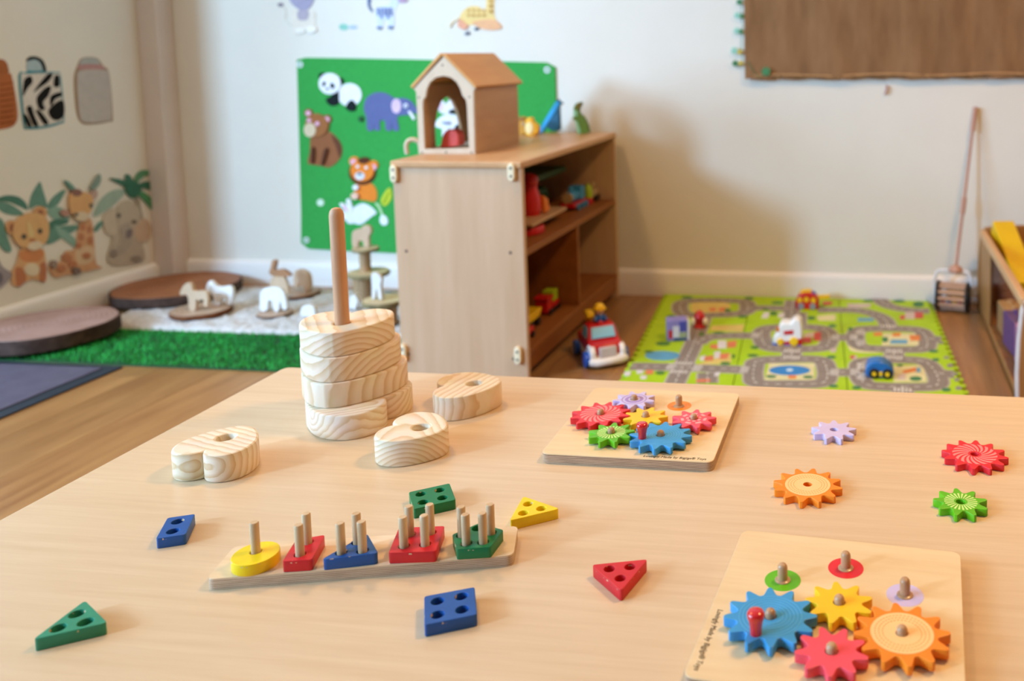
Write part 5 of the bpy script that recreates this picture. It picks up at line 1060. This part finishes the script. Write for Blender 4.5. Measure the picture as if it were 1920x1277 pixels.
# local frame: front faces -y
def tp(name, g, mat, bev=0.0, sm=40, root=None): return part(root or t, name, g, mat, sm, bev, world=False)
tp('chassis', box(-0.048, 0.048, -0.080, 0.110, 0.012, 0.034), M_wwhite, 0.006)
cabv = extrude([(-0.047, -0.072, 0.032), (-0.047, -0.066, 0.064), (-0.047, -0.034, 0.070), (-0.047, -0.012, 0.106), (-0.047, 0.045, 0.108), (-0.047, 0.050, 0.032)], (0.094, 0, 0))
cabv = ([(p[0]*(1.0 if p[2] < 0.08 else 0.84), p[1], p[2]) for p in cabv[0]], cabv[1])
c_ = tp('cab', cabv, M_tred, 0.006)
ws = [(-0.036, -0.0345, 0.0735), (0.036, -0.0345, 0.0735), (0.033, -0.0160, 0.1025), (-0.033, -0.0160, 0.1025)]
tp('windscreen', extrude(ws, (0, -0.0032, 0.0016)), M_sky, 0.001)
for s in (-1, 1):
    tp('side_window', extrude([(s*0.0475, -0.022, 0.073), (s*0.0475, 0.034, 0.073), (s*0.0405, 0.030, 0.101), (s*0.0405, -0.008, 0.101)], (s*0.0016, 0, 0)), M_sky, 0.001)
    tp('wing', extrude([(s*0.036, -0.084, 0.012), (s*0.036, -0.083, 0.048), (s*0.036, -0.070, 0.062), (s*0.036, -0.040, 0.062), (s*0.036, -0.026, 0.040), (s*0.036, -0.022, 0.014)], (s*0.016, 0, 0)), M_wwhite, 0.004)
    for ya in (-0.052, 0.070):
        tp('wheel', tube([(s*0.050, ya, 0.0225), (s*0.064, ya, 0.0225)], 0.0225, 22), M_bl2, 0.002)
tp('grille', box(-0.026, 0.026, -0.082, -0.070, 0.030, 0.060), M_grey, 0.004)
tp('bumper', tube([(-0.050, -0.078, 0.021), (-0.038, -0.090, 0.021), (0.038, -0.090, 0.021), (0.050, -0.078, 0.021)], 0.0115, 14), M_wwhite)
tp('bed', box(-0.044, 0.044, 0.052, 0.112, 0.034, 0.062), M_tred, 0.005)
tp('beacon', ball((0.0, -0.001, 0.108), 0.008, 0.008, 0.008), M_tred)
tp('crane_arm', tube([(-0.015, 0.085, 0.062), (-0.017, 0.075, 0.105), (-0.024, 0.030, 0.132)], 0.008, 12), M_tyel); tp('crane_head', box(-0.036, -0.012, 0.015, 0.052, 0.122, 0.140), M_tyel, 0.004)
t2 = thing('truck_driver', 'toy driver in a blue shirt and yellow helmet on the breakdown truck', 'toy figure', (-0.800, 2.455, 0.107), None, R(33))
for nm, g, m_ in (('body', lathe([(0.014, 0), (0.016, 0.008), (0.011, 0.020), (0.006, 0.024)], 20, (0.004, 0.020, 0.0)), M_bl2), ('head', ball((0.004, 0.020, 0.034), 0.0125, 0.0125, 0.0135), M_skin), ('helmet', ball((0.004, 0.020, 0.040), 0.0165, 0.0165, 0.0165, low=0.0), M_tyel), ('helmet_brim', lathe([(0.019, 0.0385), (0.019, 0.041)], 24, (0.004, 0.020, 0)), M_tyel)):
    part(t2, nm, g, m_, 50, world=False)
for s in (-1, 1): part(t2, 'arm', tube([(0.004+s*0.012, 0.018, 0.018), (0.004+s*0.017, 0.008, 0.006)], 0.0045, 10), M_bl2, 50, world=False)

# ---- vehicles on the mat
def side_car(name, label, x0, x1, y, dep): return thing(name, label, 'toy vehicle', ((x0+x1)/2, y, MZ))
t = side_car('blue_car', 'rounded blue toy car with black wheels parked on the play mat', -0.018, 0.062, 2.375, 0.05)
px0, px1, Yc = -0.022, 0.064, 2.352
body = [at_y(x, y, Yc) for x, y in [b_(q) for q in ((930, 830), (925, 780), (950, 725), (1010, 705), (1080, 706), (1150, 745), (1190, 790), (1185, 840), (1150, 855), (980, 850))]]
bb = spline([(p.x, p.z) for p in body], 4)
part(t, 'shell', extrude([(x, Yc, z) for x, z in bb], (0, 0.052, 0)), paint('car_blue', '#1568b0', 0.3, 0.06, 20, 0, 0.5), 60, 0.014)
for u in (1005, 1130):
    p = at_y(*b_((u, 875)), Yc)
    for yy in (Yc-0.004, Yc+0.044):
        w_ = part(t, 'wheel', tube([(p.x, yy, MZ+0.0145), (p.x, yy+0.011, MZ+0.0145)], 0.0145, 20), M_tblk, 40, 0.002)
        if yy < Yc: part(w_, 'hub', tube([(p.x, yy-0.0012, MZ+0.0145), (p.x, yy+0.002, MZ+0.0145)], 0.006, 14), M_tyel)
p = at_y(*b_((1068, 870)), Yc); part(t, 'badge', box(p.x-0.006, p.x+0.006, Yc-0.003, Yc+0.004, MZ+0.008, MZ+0.020), M_tyel, 0, 0.001)
Yd = 2.600
t = thing('ambulance_truck', 'white toy truck with red sill, blue base and yellow wheels on the mat', 'toy vehicle', (-0.262, Yd+0.025, MZ))
def prof(pts, cr=b_, Y=Yd): return [at_y(*cr(q), Y) for q in pts]
part(t, 'body', extrude(prof([(45, 530), (50, 460), (95, 430), (105, 345), (140, 330), (215, 335), (235, 300), (275, 293), (310, 310), (325, 400), (325, 490), (230, 510), (110, 530)]), (0, 0.050, 0)), M_twhite, 40, 0.005)
part(t, 'sill', extrude(prof([(100, 530), (220, 495), (322, 480), (322, 545), (100, 545)], Y=Yd-0.0008), (0, 0.0516, 0)), M_tred, 0, 0.002)
part(t, 'base', extrude(prof([(38, 530), (320, 538), (320, 572), (50, 578)], Y=Yd-0.002), (0, 0.054, 0)), M_bl2, 0, 0.003)
part(t, 'side_badge', extrude(prof([(150, 410), (240, 400), (240, 440), (150, 445)], Y=Yd-0.0012), (0, 0.004, 0)), M_tred, 0); part(t, 'lamp', extrude(prof(ell(92, 395, 14, 24), Y=Yd-0.001), (0, 0.01, 0)), M_tor, 0)
for u in (118, 245):
    p = at_y(*b_((u, 560)), Yd); rr = 0.0105 if u < 200 else 0.0135
    for yy in (Yd-0.006, Yd+0.046): part(t, 'wheel', tube([(p.x, yy, MZ+rr), (p.x, yy+0.010, MZ+rr)], rr, 20), M_tyel, 40, 0.0015)
Ye = 2.985
t = thing('fire_engine', 'red toy fire engine with yellow windows near the skirting', 'toy vehicle', (-0.228, Ye+0.02, MZ))
part(t, 'body', extrude(prof([(262, 200), (258, 130), (285, 75), (330, 48), (400, 45), (455, 75), (480, 130), (478, 205), (440, 222), (300, 222)], Y=Ye), (0, 0.045, 0)), M_tred, 40, 0.006)
for c in ((300, 115), (363, 110), (430, 118)): part(t, 'window', extrude(prof(ell(c[0], c[1], 24, 26), Y=Ye-0.0012), (0, 0.004, 0)), M_tyel, 0)
part(t, 'roof_rack', extrude(prof([(300, 62), (310, 30), (405, 22), (410, 55)], Y=Ye+0.005), (0, 0.03, 0)), M_tyel, 0, 0.003); part(t, 'siren', extrude(prof([(410, 62), (420, 40), (445, 42), (450, 68)], Y=Ye+0.008), (0, 0.02, 0)), M_bl2, 0, 0.002)
part(t, 'ladder', extrude(prof([(470, 75), (585, 70), (585, 105), (475, 108)], Y=Ye+0.012), (0, 0.018, 0)), M_tyel, 0, 0.002)
for u in (315, 425):
    p = at_y(*b_((u, 210)), Ye)
    for yy in (Ye-0.005, Ye+0.040): part(t, 'wheel', tube([(p.x, yy, MZ+0.011), (p.x, yy+0.010, MZ+0.011)], 0.011, 18), paint('wheel_grey', '#8e9298', 0.35), 40, 0.001)
# ---- activity cube and red figure
t = thing('picture_cube', 'purple and white picture block with a white edge standing on the mat', 'toy block', (-0.606, 2.625, MZ), None, R(18))
part(t, 'block', box(-0.034, 0.030, -0.022, 0.022, 0, 0.068), paint('cube_lilac', '#8f86c6', 0.5, 0.1, 20), 0, 0.004, world=False)
part(t, 'edge_board', box(0.030, 0.036, -0.023, 0.023, 0, 0.064), M_twhite, 0, 0.002, world=False)
for nm, col, r_4 in (('red_picture', '#c02a2e', (-0.030, -0.018, 0.010, 0.036)), ('white_picture', '#d7d6e6', (-0.016, 0.004, 0.012, 0.048)), ('blue_picture', '#4a4fa8', (0.004, 0.026, 0.030, 0.062)), ('green_picture', '#9aa886', (0.002, 0.027, 0.010, 0.028)), ('navy_picture', '#2c4f86', (-0.014, 0.026, 0.001, 0.011))):
    x0, x1, z0, z1 = r_4; part(t, nm, box(x0, x1, -0.0232, -0.021, z0, z1), paint('cube_'+nm, col, 0.5), 0, 0.0008, world=False)
c = at_z(1312, 614, MZ)
t = thing('red_hydrant', 'small red toy hydrant with cream discs on its sides on the mat', 'toy figure', (c.x, c.y, MZ))
part(t, 'body', lathe([(0.018, 0), (0.019, 0.006), (0.014, 0.010), (0.015, 0.030), (0.018, 0.034), (0.016, 0.044), (0.009, 0.054), (0.003, 0.058)], 24, (c.x, c.y, MZ)), M_tred)
for s in (-1, 1): part(t, 'side_disc', tube([(c.x+s*0.013, c.y, MZ+0.020), (c.x+s*0.025, c.y, MZ+0.020)], 0.013, 18), M_cream, 40, 0.002)

# ================================================================== PUSH-ALONG ROLLER AND TOY BIN
M_pole = wood('pole_wood', '#c99b86', '#b28470', (60, 60, 6), 0.5); M_slat = wood('slat_wood', '#c9a287', '#ad866c', (6, 60, 60), 0.5); M_wire = paint('white_bracket', '#e4e2e6', 0.35)
t = thing('push_roller', 'wooden push-along roller with black wheel rims and a white bracket', 'push toy', (0.305, 3.055, 0))
ax0, ax1 = Vector((0.228, 3.062, 0.052)), Vector((0.326, 3.038, 0.052)); axd = (ax1-ax0).normalized(); s1 = Vector((-axd.y, axd.x, 0)); up = Vector((0, 0, 1))
for p in (ax0, ax1):
    part(t, 'wheel_rim', tube([tuple(p-axd*0.005), tuple(p+axd*0.005)], 0.052, 32), M_tblk, 40, 0.002)
for i in range(12):
    a = 2*math.pi*i/12; o = s1*math.cos(a)*0.042+up*math.sin(a)*0.042
    part(t, 'slat', tube([tuple(ax0+o), tuple(ax1+o)], 0.0068, 10), M_slat)
for i, m_ in enumerate((M_tred, M_bl2, M_tyel, M_tred, M_lime)):
    p = ax0+axd*(0.016+0.020*i)-up*0.024; part(t, 'bead', ball(tuple(p), 0.008, n=12, k=8), m_)
br = [ax0-axd*0.012, ax0-axd*0.013+up*0.050, ax0-axd*0.004+up*0.082, ax0+axd*0.018+up*0.090, ax1-axd*0.018+up*0.090, ax1+axd*0.004+up*0.082, ax1+axd*0.013+up*0.050, ax1+axd*0.012]
part(t, 'bracket', tube([tuple(q) for q in spline([tuple(v) for v in br], 5, False)], 0.0055, 12), M_wire)
top, bot = Vector((0.355, 3.142, 0.705)), Vector((0.284, 3.047, 0.147))
dv = top-bot
part(t, 'hub_block', lathe([(0.020, -0.010), (0.026, -0.002), (0.020, 0.010), (0.008, 0.016)], 22, tuple(bot)), M_pole)
part(t, 'pole', tube([tuple(bot), tuple(top)], 0.0058, 14), M_pole)
part(t, 'grip', tube([tuple(bot+dv*0.85), tuple(bot+dv*1.0)], 0.0085, 14), M_pole); part(t, 'sleeve', tube([tuple(bot+dv*0.34), tuple(bot+dv*0.44)], 0.0092, 14), M_pole)
# toy bin
M_bin = wood('bin_wood', '#b4824f', '#95652f', (22, 22, 2), 0.45); M_binr = wood('bin_rail', '#d6a877', '#bf9060', (22, 2, 22), 0.45); M_edgeb = paint('bin_edge', '#cfc4bd', 0.5); M_acr = clear('clear_acrylic', (0.93, 0.90, 0.92), 0.10)
t = thing('toy_bin', 'wooden toy bin with a curved end and clear side holding building blocks', 'toy bin', (0.594, 2.62, 0))
def endp(y, th, mat): 
    ol = [(0.362, 0.0), (0.359, 0.10), (0.362, 0.20), (0.368, 0.275), (0.384, 0.296), (0.464, 0.304), (0.604, 0.307), (0.744, 0.304), (0.824, 0.292), (0.836, 0.27), (0.839, 0.0)]
    return part(t, 'end_panel', extrude([(x, y, z) for x, z in ol], (0, th, 0)), mat, 30, 0.002)
endp(3.045, 0.018, M_bin); endp(2.185, 0.016, M_bin)
part(t, 'edge_band', tube([(0.363, 2.193, 0.0), (0.360, 2.193, 0.10), (0.363, 2.193, 0.19), (0.370, 2.193, 0.262), (0.386, 2.193, 0.290)], 0.0085, 10), M_edgeb)
part(t, 'top_rail', box(0.364, 0.386, 2.201, 3.045, 0.262, 0.290), M_binr, 0, 0.006); part(t, 'top_rail', box(0.814, 0.836, 2.201, 3.045, 0.262, 0.290), M_binr, 0, 0.006)
part(t, 'clear_side', box(0.371, 0.375, 2.201, 2.80, 0.03, 0.262), M_acr, 0); part(t, 'side_board', box(0.368, 0.376, 2.80, 3.045, 0.03, 0.262), M_bin, 0); part(t, 'side_board', box(0.822, 0.830, 2.201, 3.045, 0.03, 0.262), M_bin, 0)
part(t, 'bottom', box(0.368, 0.830, 2.201, 3.045, 0.012, 0.030), M_bin, 0)
# blocks inside the bin
M_by = paint('block_yellow', '#e3b60c', 0.4, 0.05, 20); M_bp = paint('block_purple', '#6d5596', 0.4); M_bpk = paint('block_pink', '#c58fb8', 0.4); M_bt = paint('block_tan', '#c9a56a', 0.5); M_bb = paint('block_blue', '#4668a8', 0.4)
def block(label, c, sz, rot, mat, studs=0):
    o = thing('building_block', label, 'toy block', c, 'building blocks in the toy bin'); o.rotation_euler = tuple(R(a) for a in rot)
    x, y, z = sz[0]/2, sz[1]/2, sz[2]/2
    part(o, 'brick_body', box(-x, x, -y, y, -z, z), mat, 0, 0.004, world=False)
    for i in range(studs):
        part(o, 'stud', lathe([(0.011, z), (0.011, z+0.009)], 16, (0, -y+(i+0.5)*2*y/studs, 0)), mat, 40, world=False)
block('long yellow building block sticking up out of the toy bin', (0.449, 2.86, 0.240), (0.070, 0.300, 0.055), (28, 0, 8), M_by)
block('yellow studded building block lying in the toy bin', (0.464, 2.46, 0.175), (0.065, 0.130, 0.05), (0, 10, 20), M_by, 3)
block('purple building block against the clear side of the bin', (0.424, 2.56, 0.085), (0.07, 0.12, 0.10), (0, 0, 6), M_bp, 2)
block('pink building block against the clear side of the bin', (0.424, 2.40, 0.090), (0.07, 0.13, 0.11), (0, 0, -4), M_bpk, 2)
block('tan building block at the far end of the clear side', (0.424, 2.70, 0.080), (0.07, 0.12, 0.09), (0, 0, 3), M_bt, 2)
block('blue building block low in the toy bin', (0.424, 2.27, 0.075), (0.07, 0.09, 0.08), (0, 0, 0), M_bb, 2)
